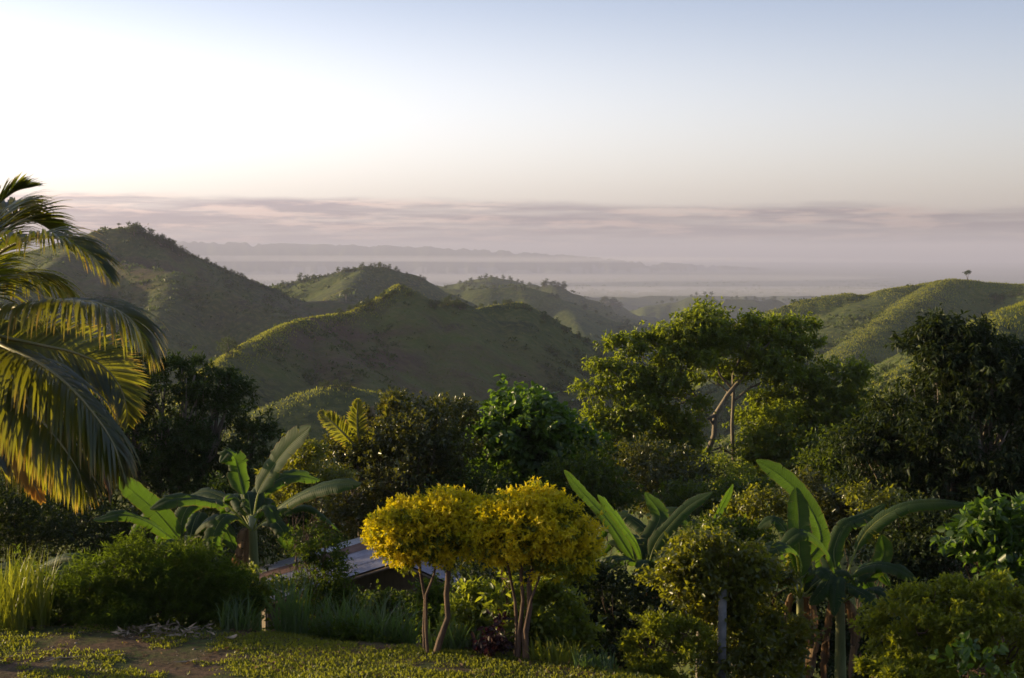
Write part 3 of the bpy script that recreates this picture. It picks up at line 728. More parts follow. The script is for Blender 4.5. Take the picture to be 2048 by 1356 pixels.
for a_, b_, c_, r_ in zip(x, y, h, R):
    V = [(a_ + r_ * u * 1.2, b_ + r_ * v, c_ + r_ * w_ * .7) for u, v, w_ in ((1, .2, 0), (.1, 1, .1), (-1, .1, 0), (0, -1, -.1), (.15, .1, 1), (0, 0, -.6))]
    sb.add(V, (), [(0, 1, 4), (1, 2, 4), (2, 3, 4), (3, 0, 4), (1, 0, 5), (2, 1, 5), (3, 2, 5), (0, 3, 5)])
tag(sb.build('pebbles', M['stone']), 'small pebbles and clods on the bare soil of the lawn', None, None, 'stuff')
# pile of cut stalks at the lawn edge
c = P(325, 1266, 20.4)
n = 150; ang = rng.rand(n) * 6.28; r = rng.rand(n) ** .6
px_ = c.x + np.cos(ang) * r * .75; py_ = c.y + np.sin(ang) * r * .35; pz = terrain(px_, py_) + .05 * rng.rand(n) * (1 - r)
L = .08 + .16 * rng.rand(n); d = rng.normal(size=(n, 3)); d[:, 2] *= .25
V, F4, F3 = leaf_mesh(np.stack([px_, py_, pz + .02], -1), unit(d), unit(rng.normal(size=(n, 3)) + np.array([0, 0, 1])), L, L * .18, False, .3, .1)
M['straw'] = plain_mat('straw', (.22, .16, .10), (.42, .33, .22), 9, .8, .1)
tag(link('cut_stalks', mesh_np('cut_stalks', V, F4, F3, M['straw'])), 'heap of dry cut stalks and leaves at the far edge of the lawn', None, None, 'stuff')
def litter_leaf(px, py, D, L, W, ang, label, cat='leaf', name='fallen_leaf', curl=.25):
    p = P(px, py, D); t = (p - Vector((0, 0, CAMZ))); 
    for D2 in np.linspace(17.5, 21.5, 200):
        q = P(px, py, D2)
        if q.z <= gz(q.x, q.y) + .01: break
    base = Vector((q.x, q.y, gz(q.x, q.y))); mb = MB(); R = Matrix.Rotation(ang, 3, 'Z'); V = []; k = 8
    for i in range(k + 1):
        t = i / k; ww = W * math.sin(math.pi * min(1, .05 + t * .95)) ** .7 + .004
        z = .02 + curl * L * (t - .5) ** 2
        for s in (-1, 0, 1): V.append(R @ Vector(((t - .5) * L, s * ww / 2, z + (.15 * ww if s else 0))))
    Fq = [(i * 3 + j, i * 3 + j + 1, i * 3 + 4 + j, i * 3 + 3 + j) for i in range(k) for j in (0, 1)]
    mb.add([tuple(base + v) for v in V], Fq)
    o = link(name, mb.mesh(name, M['straw'], tuple(base), True)); o.location = base; return tag(o, label, cat)
litter_leaf(372, 1325, 19, .34, .05, .5, 'long pale dry leaf lying alone on the shaded middle of the lawn')
litter_leaf(232, 1312, 19, .26, .04, .3, 'thin pale dry leaf left of the long one on the lawn', 'leaf')
litter_leaf(130, 1318, 19, .50, .03, .25, 'dry stalk lying across others at the left of the lawn', 'stalk', 'dry_stalk', .1)
litter_leaf(108, 1320, 19, .36, .03, 1.1, 'steeply angled dry stalk crossing another at the left of the lawn', 'stalk', 'dry_stalk', .1)
litter_leaf(462, 1279, 19, .22, .12, .8, 'sunlit white crumpled leaf at the edge of the lawn', 'leaf', 'fallen_leaf', .9)
litter_leaf(20, 1315, 19, .14, .05, .1, 'small curled dry leaf at the far left of the lawn')

# ------------------------------------------------------------------ coconut palm
def bez(ctrl, n):
    """Catmull-Rom through control points"""
    c = [Vector(p) for p in ctrl]; c = [c[0] * 2 - c[1]] + c + [c[-1] * 2 - c[-2]]; out = []
    m = len(c) - 3
    for i in range(n + 1):
        t = i / n * m; k = min(int(t), m - 1); u = t - k; a, b, d, e = c[k:k + 4]
        out.append(.5 * ((2 * b) + (d - a) * u + (2 * a - 5 * b + 4 * d - e) * u * u + (3 * b - a - 3 * d + e) * u ** 3))
    return out
def frond(parent, ctrl, Lmax, seed, mat='palm', n=125, droop=1.0, width=.045, face=None, rise=0.0, skip=.12, tipcurl=0):
    rng = random.Random(seed); org = Vector(parent_origin(parent)); pts = bez(ctrl, n); mb = MB()
    for i in range(int(n * skip), n + 1):
        t = i / n; p = pts[i]; d = (pts[min(i + 1, n)] - pts[max(i - 1, 0)]).normalized()
        up = Vector(face) if face else Vector((0, 0, 1))
        side = d.cross(up).normalized(); upn = side.cross(d)
        L = Lmax * (math.sin(math.pi * min(1, max(.0, .16 + t * .80))) ** .75) * rng.uniform(.88, 1.08)
        if t > .93: L *= .85
        for s in (-1, 1):
            if rng.random() < .03: continue
            dirv = (side * s * rng.uniform(.75, .95) + d * (.45 + .75 * t) + upn * (rise + rng.uniform(-.12, .22))).normalized()
            q = p.copy(); V = []; k = 6; ww = width * rng.uniform(.75, 1.1)
            wdir = d - dirv * d.dot(dirv)
            if wdir.length < .01: wdir = upn.copy()
            wdir.normalize(); g = rng.uniform(.75, 1.3) * droop
            for j in range(k + 1):
                u = j / k; wj = ww * (.55 + .9 * u if u < .4 else 1.0 * (1 - ((u - .4) / .6) ** 1.8) + .02) / 1.0
                V += [tuple(q - wdir * wj * .5), tuple(q + wdir * wj * .5)]
                dirv = (dirv + Vector((0, 0, -1)) * (g * (.10 + .30 * u))).normalized()
                wdir = (wdir - dirv * wdir.dot(dirv)).normalized()
                q = q + dirv * (L / k)
            mb.add(V, [(2 * j, 2 * j + 1, 2 * j + 3, 2 * j + 2) for j in range(k)], (), [(0, (j // 2) / k) for j in range(2 * k + 2)])
    fr = link('frond', mb.mesh('frond', M[mat], tuple(org)), parent)
    rb = MB(); rb.tube(pts[::4], [.035 * (1 - .85 * i / (len(pts[::4]) - 1)) for i in range(len(pts[::4]))], 6)
    link('midrib', rb.mesh('midrib', M['rachis'], tuple(org), True), fr)
    return fr

PD = 19.0
pc = P(-62, 640, PD)
pg = gz(pc.x, pc.y)
palm = thing('coconut_palm', (pc.x, pc.y, pg), 'large coconut palm at the left edge, its drooping fronds lit yellow green from behind', 'palm tree')
mb = MB(); mb.tube(curve((pc.x - .5, pc.y, pg - .3), pc - Vector((0, 0, .1)), 0, 12), [.22, .17, .16, .155, .15, .15, .145, .14, .14, .135, .14, .16, .15], 12)
mb.build('trunk', M['bark'], palm, True)
def pp(*a): return [P(x, y, PD + dz) for x, y, dz in a]
FR = [  # control points (px, py, depth offset), leaflet length, seed, options
 (((-62, 640, 0), (-50, 520, .1), (-20, 430, .2), (25, 385, .3), (72, 372, .3)), .55, 1, dict(rise=.25, droop=.25)),
 (((-62, 640, 0), (-40, 560, -.4), (0, 505, -.9), (60, 478, -1.2), (120, 478, -1.4), (180, 510, -1.5), (218, 556, -1.5)), .78, 2, dict(droop=.9, rise=.35)),
 (((-62, 640, 0), (-45, 540, .5), (-10, 470, 1.0), (40, 440, 1.4), (90, 452, 1.6), (140, 500, 1.8)), .75, 3, dict(droop=.5, rise=.5)),
 (((-62, 640, 0), (-20, 625, -.6), (50, 612, -1.1), (120, 602, -1.5), (190, 606, -1.8), (250, 630, -2.0), (286, 672, -2.0), (298, 705, -2.0)), .82, 4, dict(droop=1.25, rise=.2)),
 (((-62, 640, 0), (-10, 640, .8), (60, 650, 1.5), (120, 672, 1.9), (170, 705, 2.2)), .7, 5, dict(droop=1.0)),
 (((-62, 650, 0), (0, 672, .2), (80, 690, .4), (150, 706, .6), (208, 735, .7), (245, 785, .7), (256, 845, .7)), .62, 6, dict(droop=.18, face=(.25, -1, .35), rise=.0)),
 (((-62, 655, 0), (0, 690, -.7), (70, 722, -1.2), (130, 765, -1.5), (185, 825, -1.7), (225, 885, -1.8), (248, 950, -1.8)), .95, 7, dict(droop=1.35, width=.05)),
 (((-62, 655, 0), (-20, 700, -.8), (30, 760, -1.3), (75, 830, -1.6), (110, 905, -1.7), (130, 950, -1.7)), .85, 8, dict(droop=1.3)),
 (((-62, 660, 0), (-30, 720, -.5), (-5, 790, -.9), (25, 870, -1.1), (55, 940, -1.2), (84, 1000, -1.2)), .34, 9, dict(mat='palm_dry', droop=.5, face=(.2, -1, .2), width=.035, skip=.55)),
 (((-62, 660, 0), (-20, 740, -.9), (40, 800, -1.5), (100, 860, -1.9), (150, 930, -2.1), (170, 985, -2.1)), .8, 19, dict(droop=1.3)),
 (((-62, 660, 0), (-50, 760, -.5), (-30, 850, -.8), (0, 930, -.9)), .8, 20, dict(droop=1.3)),
 (((-62, 650, 0), (-30, 700, .9), (20, 730, 1.5), (90, 770, 1.9), (150, 830, 2.2), (190, 900, 2.2)), .85, 21, dict(droop=1.2)),
 (((-62, 640, 0), (-50, 560, .4), (-30, 480, .9), (0, 425, 1.3), (40, 410, 1.6), (85, 435, 1.8)), .8, 16, dict(droop=.7, rise=.3)),
 (((-62, 640, 0), (-20, 570, .5), (40, 545, 1.0), (100, 560, 1.3), (150, 600, 1.5)), .85, 17, dict(droop=1.2, rise=.2)),
 (((-62, 655, 0), (-20, 720, .2), (20, 800, .2), (50, 880, .1), (70, 940, .1)), .95, 18, dict(droop=1.3)),
 (((-62, 660, 0), (-10, 740, .6), (50, 800, 1.0), (110, 850, 1.3), (170, 905, 1.4)), .7, 10, dict(droop=1.2)),
 (((-62, 640, 0), (-100, 560, -.3), (-150, 520, -.6), (-220, 530, -.8), (-290, 590, -.9)), .8, 11, dict(droop=1.0)),
 (((-62, 640, 0), (-120, 600, .5), (-190, 600, .9), (-270, 650, 1.0), (-330, 740, 1.0)), .8, 12, dict(droop=1.0)),
 (((-62, 650, 0), (-110, 690, -.5), (-160, 770, -.8), (-190, 870, -.9)), .8, 13, dict(droop=1.2)),
 (((-62, 640, 0), (-80, 500, .2), (-110, 400, .3), (-160, 330, .3)), .6, 14, dict(droop=.4, rise=.25)),
 (((-62, 655, 0), (-50, 740, .7), (-30, 830, 1.0), (5, 910, 1.1)), .75, 15, dict(droop=1.2)),
]
for ctrl, Lm, sd, kw in FR: frond(palm, pp(*ctrl), Lm * 1.12, sd, **kw)
# shrivelled brown frond hanging at the tip of the lower fronds
fr = frond(palm, pp((-62, 660, 0), (40, 740, 1.0), (130, 830, 1.6), (190, 900, 1.8), (216, 960, 1.8), (220, 1000, 1.8)), .30, 31, mat='dry_leaf', droop=2.0, skip=.6)
fr['label'] = 'shrivelled brown frond tip hanging behind the green fronds'

# ------------------------------------------------------------------ banana plants
def banana_leaf(parent, ctrl, W, seed, droop=.5, face=None, torn=.25, bare=.0, dry=False, roll=0.0, split=None):
    """ctrl: midrib points (world); the first part is the bare stalk"""
    rng = random.Random(seed); org = Vector(parent_origin(parent)); n = 46; pts = bez(ctrl, n); mb = MB(); rows = []
    i0 = int(n * bare)
    for s in (-1, 1):
        i = i0
        while i < n:
            # one strip between two tears
            k = rng.randint(7, 14) if rng.random() > torn else rng.randint(1, 4)
            j1 = min(n, i + k); dr = droop * rng.uniform(.75, 1.3) + (rng.uniform(-.4, .9) * torn); lag = rng.uniform(0, .5) * torn
            V = []; uv = []; m = 5
            for j in range(i, j1 + 1):
                t = (j - i0) / (n - i0); p = pts[j]; d = (pts[min(j + 1, n)] - pts[max(j - 1, 0)]).normalized()
                up = Vector(face) if face else Vector((0, 0, 1))
                side = d.cross(up)
                side = side.normalized() if side.length > .05 else Vector((1, 0, 0)); up2 = side.cross(d)
                if roll: R = Matrix.Rotation(roll, 3, d); side = R @ side; up2 = R @ up2
                w0 = W * min(1, (t / .13 + .08)) ** .6 * min(1, max(0, (1.0 - t) / .22 + .02)) ** .62 * (1 - .12 * t)
                e = (j - i) / max(1, j1 - i); trim = 1 - .14 * rng.random() * (torn > 0)
                q = p.copy(); a = .30 - .02 * s; step = w0 * .5 * trim / m
                for c in range(m + 1):
                    V.append(tuple(q)); uv.append((s * c / m, t))
                    ang = a - dr * (c / m) * 1.5 + .06 * math.sin(t * 40 + seed + s) * (c / m)
                    q = q + (side * s * math.cos(ang) + up2 * math.sin(ang) + d * (.18 + lag * .0)) * step
            F4 = [(a_ * (m + 1) + c, a_ * (m + 1) + c + 1, (a_ + 1) * (m + 1) + c + 1, (a_ + 1) * (m + 1) + c) for a_ in range(j1 - i) for c in range(m)]
            # tears open towards the edge: pull the strip's border rows inward
            V = [Vector(v) for v in V]; rowsn = j1 - i + 1
            if rowsn > 2:
                for c in range(1, m + 1):
                    f = .55 * torn * (c / m) ** 2
                    V[c] = V[c].lerp(V[(m + 1) + c], f); V[(rowsn - 1) * (m + 1) + c] = V[(rowsn - 1) * (m + 1) + c].lerp(V[(rowsn - 2) * (m + 1) + c], f)
            mb.add([tuple(v) for v in V], F4, (), uv)
            i = j1
    lf = link('leaf', mb.mesh('leaf', M['dry_leaf' if dry else 'banana'], tuple(org), True), parent)
    rb = MB(); q = pts[::3]; rb.tube([p - Vector((0, 0, .006)) for p in q], [max(.004, .017 * (1 - .85 * i / (len(q) - 1))) for i in range(len(q))], 6)
    link('midrib', rb.mesh('midrib', M['dry_leaf' if dry else 'midrib'], tuple(org), True), lf)
    return lf
def banana(label, px, top, D, leaves, seed, r=.11, stem_px=None, group=None, dead=3, foot=None, extra=7):
    """px, top: where the leaf stalks leave the stem"""
    tp = P(px, top, D); bx, by = (foot if foot else (tp.x + .05, tp.y)); b = Vector((bx, by, gz(bx, by)))
    root = thing('banana_plant', tuple(b), label, 'banana plant', group)
    mb = MB(); k = 8; pts = curve(b - Vector((0, 0, .2)), tp + Vector((0, 0, .12)), 0, k)
    mb.tube(pts, [r * (1.15 - .55 * i / k) for i in range(k + 1)], 12); mb.build('stem', M['banana_stem'], root, True)
    for i, (ctrl, W, kw) in enumerate(leaves):
        c = [tuple(tp - Vector((0, 0, .15)))] + [tuple(P(x, y, D + dz)) for x, y, dz in ctrl]
        kw = dict(kw); kw.setdefault('face', (0, -.5, .87)); kw['torn'] = min(.8, kw.get('torn', .25) + .12); banana_leaf(root, c, W * .88, seed * 31 + i, **kw)
    rng = random.Random(seed)
    for i in range(extra):
        a = rng.uniform(.15, 2.9) if i % 2 else rng.uniform(0, 6.28); o = Vector((math.cos(a), math.sin(a), 0)); ln = rng.uniform(1.1, 1.6) * (r / .11) ** .5; up_ = rng.uniform(.2, .75)
        s0 = tp - Vector((0, 0, .15)); c = [s0, s0 + o * ln * .3 + Vector((0, 0, ln * up_ * .55)), s0 + o * ln * .65 + Vector((0, 0, ln * up_ * .75)), s0 + o * ln + Vector((0, 0, ln * (up_ * .6 - .25)))]
        banana_leaf(root, [tuple(v) for v in c], rng.uniform(.36, .48), seed * 53 + i, droop=rng.uniform(.8, 1.3), torn=rng.uniform(.4, .8), bare=.2)
    for i in range(dead):
        a = rng.uniform(0, 6.28); h = rng.uniform(.3, .7) * (tp.z - b.z); o = Vector((math.cos(a), math.sin(a), 0)); s0 = tp - Vector((0, 0, .1))
        c = [s0, s0 + o * .22 - Vector((0, 0, .05)), s0 + o * .30 - Vector((0, 0, h * .5)), s0 + o * .22 - Vector((0, 0, h))]
        lf = banana_leaf(root, [tuple(v) for v in c], .22, seed * 77 + i, droop=1.3, torn=.7, bare=.25, dry=True); lf['label'] = 'dead brown leaf hanging down the stem'
    return root

# left clump
BL = [
 (((515, 990, .1), (545, 935, .2), (580, 890, .2), (622, 852, .1)), .62, dict(bare=.28, droop=.35, torn=.15, face=(-.5, -.7, .5))),
 (((560, 1015, -.4), (610, 985, -.8), (665, 968, -1.1), (722, 968, -1.3)), .60, dict(bare=.16, droop=1.0, torn=.15)),
 (((490, 1000, .4), (478, 950, .6), (470, 915, .6), (456, 905, .5), (440, 925, .4)), .55, dict(bare=.25, droop=.9, torn=.6)),
 (((500, 1000, .6), (545, 965, 1.0), (590, 950, 1.2), (640, 960, 1.4)), .5, dict(bare=.3, droop=.9, torn=.5)),
 (((455, 1010, -.5), (420, 1000, -.9), (380, 995, -1.2), (335, 1000, -1.4), (300, 1018, -1.5)), .52, dict(bare=.2, droop=1.0, torn=.3)),
 (((460, 1030, -.9), (430, 1060, -1.3), (425, 1110, -1.5)), .46, dict(bare=.2, droop=.9, torn=.5)),
 (((540, 1040, -.8), (565, 1060, -1.1), (575, 1100, -1.2)), .42, dict(bare=.2, droop=1.0, torn=.35)),
 (((470, 1010, .9), (420, 985, 1.4), (380, 990, 1.6)), .5, dict(bare=.2, droop=.8, torn=.4)),
]
banana('largest banana plant in the left clump, one leaf arching right over the dark trees', 505, 1045, 24.0, BL, 3)
banana('smaller banana plant left of the largest, its leaf leaning up to the palm fronds', 375, 1085, 24.6, [
 (((345, 1060, 0), (310, 1020, -.1), (270, 985, -.2), (236, 955, -.3)), .52, dict(bare=.16, droop=.4, torn=.1, face=(.2, -.8, .6))),
 (((335, 1070, -.5), (290, 1040, -.8), (240, 1028, -1.0), (186, 1040, -1.1)), .42, dict(bare=.2, droop=1.0, torn=.6)),
 (((360, 1060, .5), (380, 1010, .8), (430, 1000, 1.0), (470, 1030, 1.0)), .5, dict(bare=.2, droop=.9, torn=.3)),
 (((395, 1060, -.4), (420, 1040, -.7), (450, 1060, -.9), (470, 1100, -1.0)), .45, dict(bare=.2, droop=.8, torn=.4)),
 (((350, 1080, -.6), (330, 1095, -.9), (318, 1130, -1.0)), .4, dict(bare=.2, droop=.8, torn=.5))], 4, r=.09)
banana('low banana plant at far left showing only arched leaves with shining edges above the weeds', 90, 1190, 23.0, [
 (((70, 1150, 0), (110, 1118, -.2), (150, 1112, -.4), (190, 1128, -.5)), .34, dict(bare=.15, droop=1.0, torn=.2)),
 (((100, 1170, -.5), (140, 1145, -.8), (190, 1130, -1.0), (240, 1108, -1.1)), .30, dict(bare=.15, droop=1.0, torn=.4)),
 (((60, 1160, .3), (20, 1130, .5), (-30, 1140, .6)), .34, dict(bare=.15, droop=1.0, torn=.3))], 5, r=.07, dead=1)
# middle clump
BMID = [
 (((1255, 1100, 0), (1215, 1040, .1), (1165, 985, .2), (1128, 940, .2)), .33, dict(bare=.18, droop=.45, torn=.12, face=(.3, -.8, .5))),
 (((1275, 1095, -.3), (1245, 1050, -.5), (1215, 1010, -.7), (1195, 990, -.8)), .32, dict(bare=.12, droop=.8, torn=.2, face=(.5, -.6, .6))),
 (((1310, 1090, 0), (1340, 1050, .1), (1380, 1010, .2), (1424, 985, .2)), .42, dict(bare=.16, droop=.7, torn=.2)),
 (((1300, 1080, .6), (1320, 1030, 1.0), (1290, 985, 1.2)), .5, dict(bare=.2, droop=.6, torn=.5)),
 (((1310, 1090, .8), (1280, 1050, 1.2), (1240, 1030, 1.5), (1200, 1060, 1.6)), .5, dict(bare=.2, droop=.9, torn=.5)),
 (((1265, 1120, -.6), (1225, 1120, -1.0), (1180, 1150, -1.2), (1140, 1205, -1.3)), .46, dict(bare=.18, droop=1.0, torn=.4)),
 (((1320, 1110, -.4), (1355, 1095, -.7), (1390, 1110, -.8)), .42, dict(bare=.2, droop=.9, torn=.5))]
banana('dark banana plant behind the golden trees with leaves splayed in a wide V', 1290, 1140, 26.0, BMID, 6, dead=2)
banana('banana plant behind the splayed one showing a narrow upright leaf like a spear', 1405, 1110, 29.0, [
 (((1415, 1080, 0), (1435, 1030, 0), (1450, 1000, 0), (1466, 968, 0)), .34, dict(bare=.16, droop=.2, torn=.1, face=(.7, -.6, .2))),
 (((1395, 1080, .4), (1380, 1050, .6), (1350, 1020, .8), (1290, 1030, 1.0)), .46, dict(bare=.2, droop=.9, torn=.5)),
 (((1430, 1090, .4), (1470, 1060, .8), (1510, 1065, 1.0)), .44, dict(bare=.2, droop=.9, torn=.5)),
 (((1400, 1095, -.5), (1370, 1080, -.8), (1330, 1110, -.9)), .42, dict(bare=.2, droop=1.0, torn=.4))], 7, dead=1)
# right pair
banana('slim banana plant with a tall upright sunlit leaf, left of the right hand pair', 1600, 1180, 21.5, [
 (((1600, 1140, 0), (1598, 1080, .1), (1597, 1030, .2), (1592, 975, .25)), .46, dict(bare=.2, droop=.25, torn=.06, face=(-.25, -.95, .1))),
 (((1610, 1130, .25), (1642, 1075, .4), (1610, 1000, .5), (1560, 950, .5), (1512, 920, .5)), .42, dict(bare=.22, droop=.25, torn=.06, face=(.35, -.9, .25))),
 (((1595, 1120, -.5), (1575, 1092, -.8), (1540, 1100, -1.0), (1524, 1135, -1.1)), .42, dict(bare=.15, droop=.9, torn=.2)),
 (((1592, 1130, .8), (1570, 1060, 1.2), (1545, 1038, 1.3), (1515, 1056, 1.3)), .36, dict(bare=.2, droop=.8, torn=.3)),
 (((1580, 1150, -.5), (1560, 1148, -.8), (1530, 1160, -.9), (1510, 1190, -1.0)), .36, dict(bare=.2, droop=.8, torn=.5)),
 (((1615, 1150, -.5), (1640, 1140, -.8), (1660, 1160, -.9)), .34, dict(bare=.2, droop=.9, torn=.4))], 8, r=.085, dead=4)
banana('banana plant with glowing stalks and one long leaf reaching right over dark shrubs', 1680, 1190, 22.0, [
 (((1672, 1140, 0), (1668, 1100, .1), (1690, 1050, .3), (1735, 1030, .5), (1770, 1008, .6)), .46, dict(bare=.22, droop=1.0, torn=.55)),
 (((1700, 1130, 0), (1735, 1060, .1), (1800, 1015, 0), (1870, 1004, -.1), (1938, 1008, -.2)), .44, dict(bare=.30, droop=1.15, torn=.25)),
 (((1705, 1150, -.3), (1745, 1130, -.6), (1790, 1135, -.8), (1835, 1160, -.9)), .42, dict(bare=.25, droop=1.0, torn=.3)),
 (((1720, 1160, .4), (1752, 1135, .6), (1768, 1105, .7), (1763, 1070, .7)), .40, dict(bare=.25, droop=.4, torn=.1, face=(-.3, -.9, .3))),
 (((1665, 1130, -.4), (1640, 1085, -.7), (1600, 1065, -.9), (1555, 1100, -1.0)), .42, dict(bare=.2, droop=.9, torn=.3)),
 (((1665, 1150, -.6), (1650, 1170, -.9), (1620, 1210, -1.0)), .40, dict(bare=.25, droop=.9, torn=.5)),
 (((1700, 1180, -.6), (1730, 1190, -.9), (1765, 1225, -1.0)), .38, dict(bare=.25, droop=.9, torn=.5))], 9, dead=5)

# ------------------------------------------------------------------ young coconut palm among the middle trees
D = 34.3; q = P(722, 905, D); b = (q.x, q.y, gz(q.x, q.y))
yp = thing('coconut_palm', b, 'small young coconut palm with upright fronds sticking out of the rounded tree', 'palm tree')
mb = MB(); mb.tube(curve((b[0], b[1], b[2] - .2), q, 0, 5), [.13, .12, .11, .1, .1, .1], 8); mb.build('trunk', M['bark'], yp, True)
for i, (c, L) in enumerate([
 (((722, 905, 0), (716, 870, 0), (714, 835, 0), (716, 800, 0)), .34),
 (((722, 905, 0), (755, 868, .1), (778, 835, .2), (786, 795, .2)), .34),
 (((722, 905, 0), (690, 870, -.2), (665, 845, -.3), (640, 825, -.3)), .34),
 (((722, 905, 0), (730, 870, .4), (738, 840, .5), (745, 815, .5)), .22)]):
    f_ = frond(yp, [P(x, y, D + dz) for x, y, dz in c], L * 1.05, 60 + i, n=48, droop=.22, rise=.1, width=.05, face=(.15, -1, .3), mat='palm' if i < 3 else 'straw')
    if i == 3: f_['label'] = 'pale dry frond catching the sun'

# ------------------------------------------------------------------ trees
def LK(n, L, W, **k): d = dict(n=n, L=L, W=W); d.update(k); return d
# big spreading tree
D = 52.0
bl = [blob(*a) for a in [
 (1415, 644, 44, 20, D, 1, 0), (1390, 668, 40, 16, D, 1, -.4), (1468, 654, 40, 18, D, 1, .4), (1500, 684, 44, 18, D, 1, .5), (1345, 690, 36, 18, D, 1, -.5), (1250, 690, 30, 10, D, 1, -1), (1300, 690, 26, 12, D, 1, -.8),
 (1560, 660, 34, 12, D, .8, 1), (1600, 648, 22, 8, D, .8, 1.1), (1620, 692, 18, 14, D, .8, 1), (1570, 700, 40, 18, D, 1, .8), (1440, 705, 50, 16, D, 1, 0), (1530, 735, 50, 20, D, 1, .5), (1370, 735, 44, 20, D, 1, -1.2), (1420, 745, 30, 14, D, 1, 1.5),
 (1215, 752, 32, 16, D, 1, -1.5), (1178, 780, 16, 12, D, 1, -1.6), (1245, 770, 26, 14, D, 1, -1.5), (1310, 775, 40, 18, D, 1, -1.6), (1270, 808, 40, 20, D, 1, -1.6), (1350, 800, 40, 18, D, 1, -1.4), (1225, 845, 44, 20, D, 1, -1.7), (1180, 868, 26, 18, D, 1, -1.7), (1310, 850, 44, 22, D, 1, -1.5), (1360, 880, 36, 22, D, 1, -1.2),
 (1590, 770, 44, 18, D, 1, .6), (1690, 745, 34, 22, D, 1, .8), (1715, 790, 20, 20, D, 1, .8), (1655, 790, 36, 18, D, 1, .8), (1570, 845, 50, 20, D, 1, -.6), (1630, 870, 40, 18, D, 1, .4), (1520, 885, 36, 18, D, 1, -1.0), (1260, 905, 54, 22, D, 1, -1.6), (1540, 805, 34, 12, D, 1, 1.2), (1600, 905, 50, 20, D, 1, -.6), (1665, 845, 50, 26, D, 1, .3), (1705, 835, 26, 22, D, 1, .5), (1610, 820, 44, 20, D, 1, 1.0), (1690, 885, 36, 22, D, 1, .2), (1535, 850, 46, 22, D, 1, 1.2), (1650, 915, 50, 24, D, 1, -.2), (1550, 925, 56, 22, D, 1, -.4), (1200, 900, 40, 26, D, 1, -1), (1300, 895, 44, 24, D, 1, -.6), (1185, 915, 36, 22, D, 1, -1.2), (1330, 930, 46, 18, D, 1, -1.4), (1250, 955, 50, 20, D, 1, -1.0)]]
def TP(*a): return [P(x, y, D + dz) for x, y, dz in a]
g0 = P(1410, 960, D); 
trk = [([Vector((g0.x - .2, D, gz(g0.x, D) - .3))] + TP((1405, 960, 0), (1412, 915, 0), (1428, 870, 0), (1430, 830, 0), (1455, 790, 0), (1480, 760, .1), (1500, 735, .2)), .12),
       ([Vector((P(1475, 960, D).x, D + .6, gz(P(1475, 960, D).x, D) - .3))] + TP((1472, 960, .6), (1466, 910, .6), (1464, 850, .5), (1467, 790, .4), (1466, 750, .3), (1480, 715, .3)), .085),
       (TP((1428, 850, 0), (1410, 825, -.2), (1395, 795, -.5), (1372, 765, -.8)), .055), (TP((1467, 780, .4), (1440, 750, .2), (1430, 720, 0), (1420, 680, 0)), .05),
       (TP((1467, 910, .6), (1440, 895, .2), (1415, 905, -.2)), .045), (TP((1470, 800, .4), (1500, 775, .5), (1540, 760, .6), (1600, 770, .7)), .05),
       (TP((1500, 735, .2), (1520, 705, .3), (1545, 680, .6)), .06), (TP((1466, 900, .6), (1510, 860, .4), (1560, 850, 0), (1640, 800, .5)), .06)]
make_tree('spreading_tree', 'wide spreading tree with layered crown and two pale forked trunks, tallest in the valley', 'tree', (g0.x, D, gz(g0.x, D)), grow(bl, 1.14, 1.22),
          LK(96000, .18, .085, per=8, twig=.30, cl=.34, droop=.8, flat=.6, low=.3, inner=.2), M['rain'], trunks=trk, seed=31)
# mango, left
D = 44.0
bl = [blob(*a) for a in [(235, 740, 70, 45, D), (330, 770, 75, 50, D, 1, .6), (390, 750, 40, 34, D), (440, 800, 48, 50, D, 1, .3), (455, 770, 26, 22, D), (310, 860, 120, 80, D, .9, 0), (430, 880, 75, 70, D, .9, -.5), (505, 880, 40, 40, D, 1, 0), (480, 940, 60, 60, D),
      (200, 860, 100, 90, D), (250, 960, 130, 90, D, .8), (380, 990, 120, 80, D, .8), (120, 900, 110, 100, D), (100, 1010, 120, 80, D)]]
c = P(320, 1000, D)
make_tree('mango_tree', 'large dark dense tree behind the palm fronds at left', 'tree', (c.x, c.y + .5, gz(c.x, c.y + .5)), bl, LK(56000, .20, .055, per=11, twig=.2, cl=.28, droop=.35, flat=.7, low=.5, inner=.2), M['mango'], stem_r=.3, seed=32)
# rounded tree with shining leaves
D = 35.0
bl = [blob(*a) for a in [(815, 828, 46, 36, D), (765, 850, 40, 36, D), (895, 835, 42, 36, D), (850, 870, 70, 50, D, 1, -.5), (745, 900, 60, 50, D), (900, 890, 50, 50, D), (690, 915, 36, 40, D), (700, 970, 50, 50, D, 1, -.4), (800, 950, 90, 70, D, .9, -.6), (880, 960, 70, 60, D), (760, 1020, 100, 50, D), (860, 1020, 90, 50, D)]]
c = P(800, 1000, D)
make_tree('broadleaf_tree', 'rounded tree full of small glinting leaves right of the young palm', 'tree', (c.x, c.y + .5, gz(c.x, c.y + .5)), bl, LK(42000, .105, .06, per=8, twig=.22, cl=.26, droop=.2, flat=1.0, low=.5, inner=.18), M['broad'], stem_r=.2, seed=33)
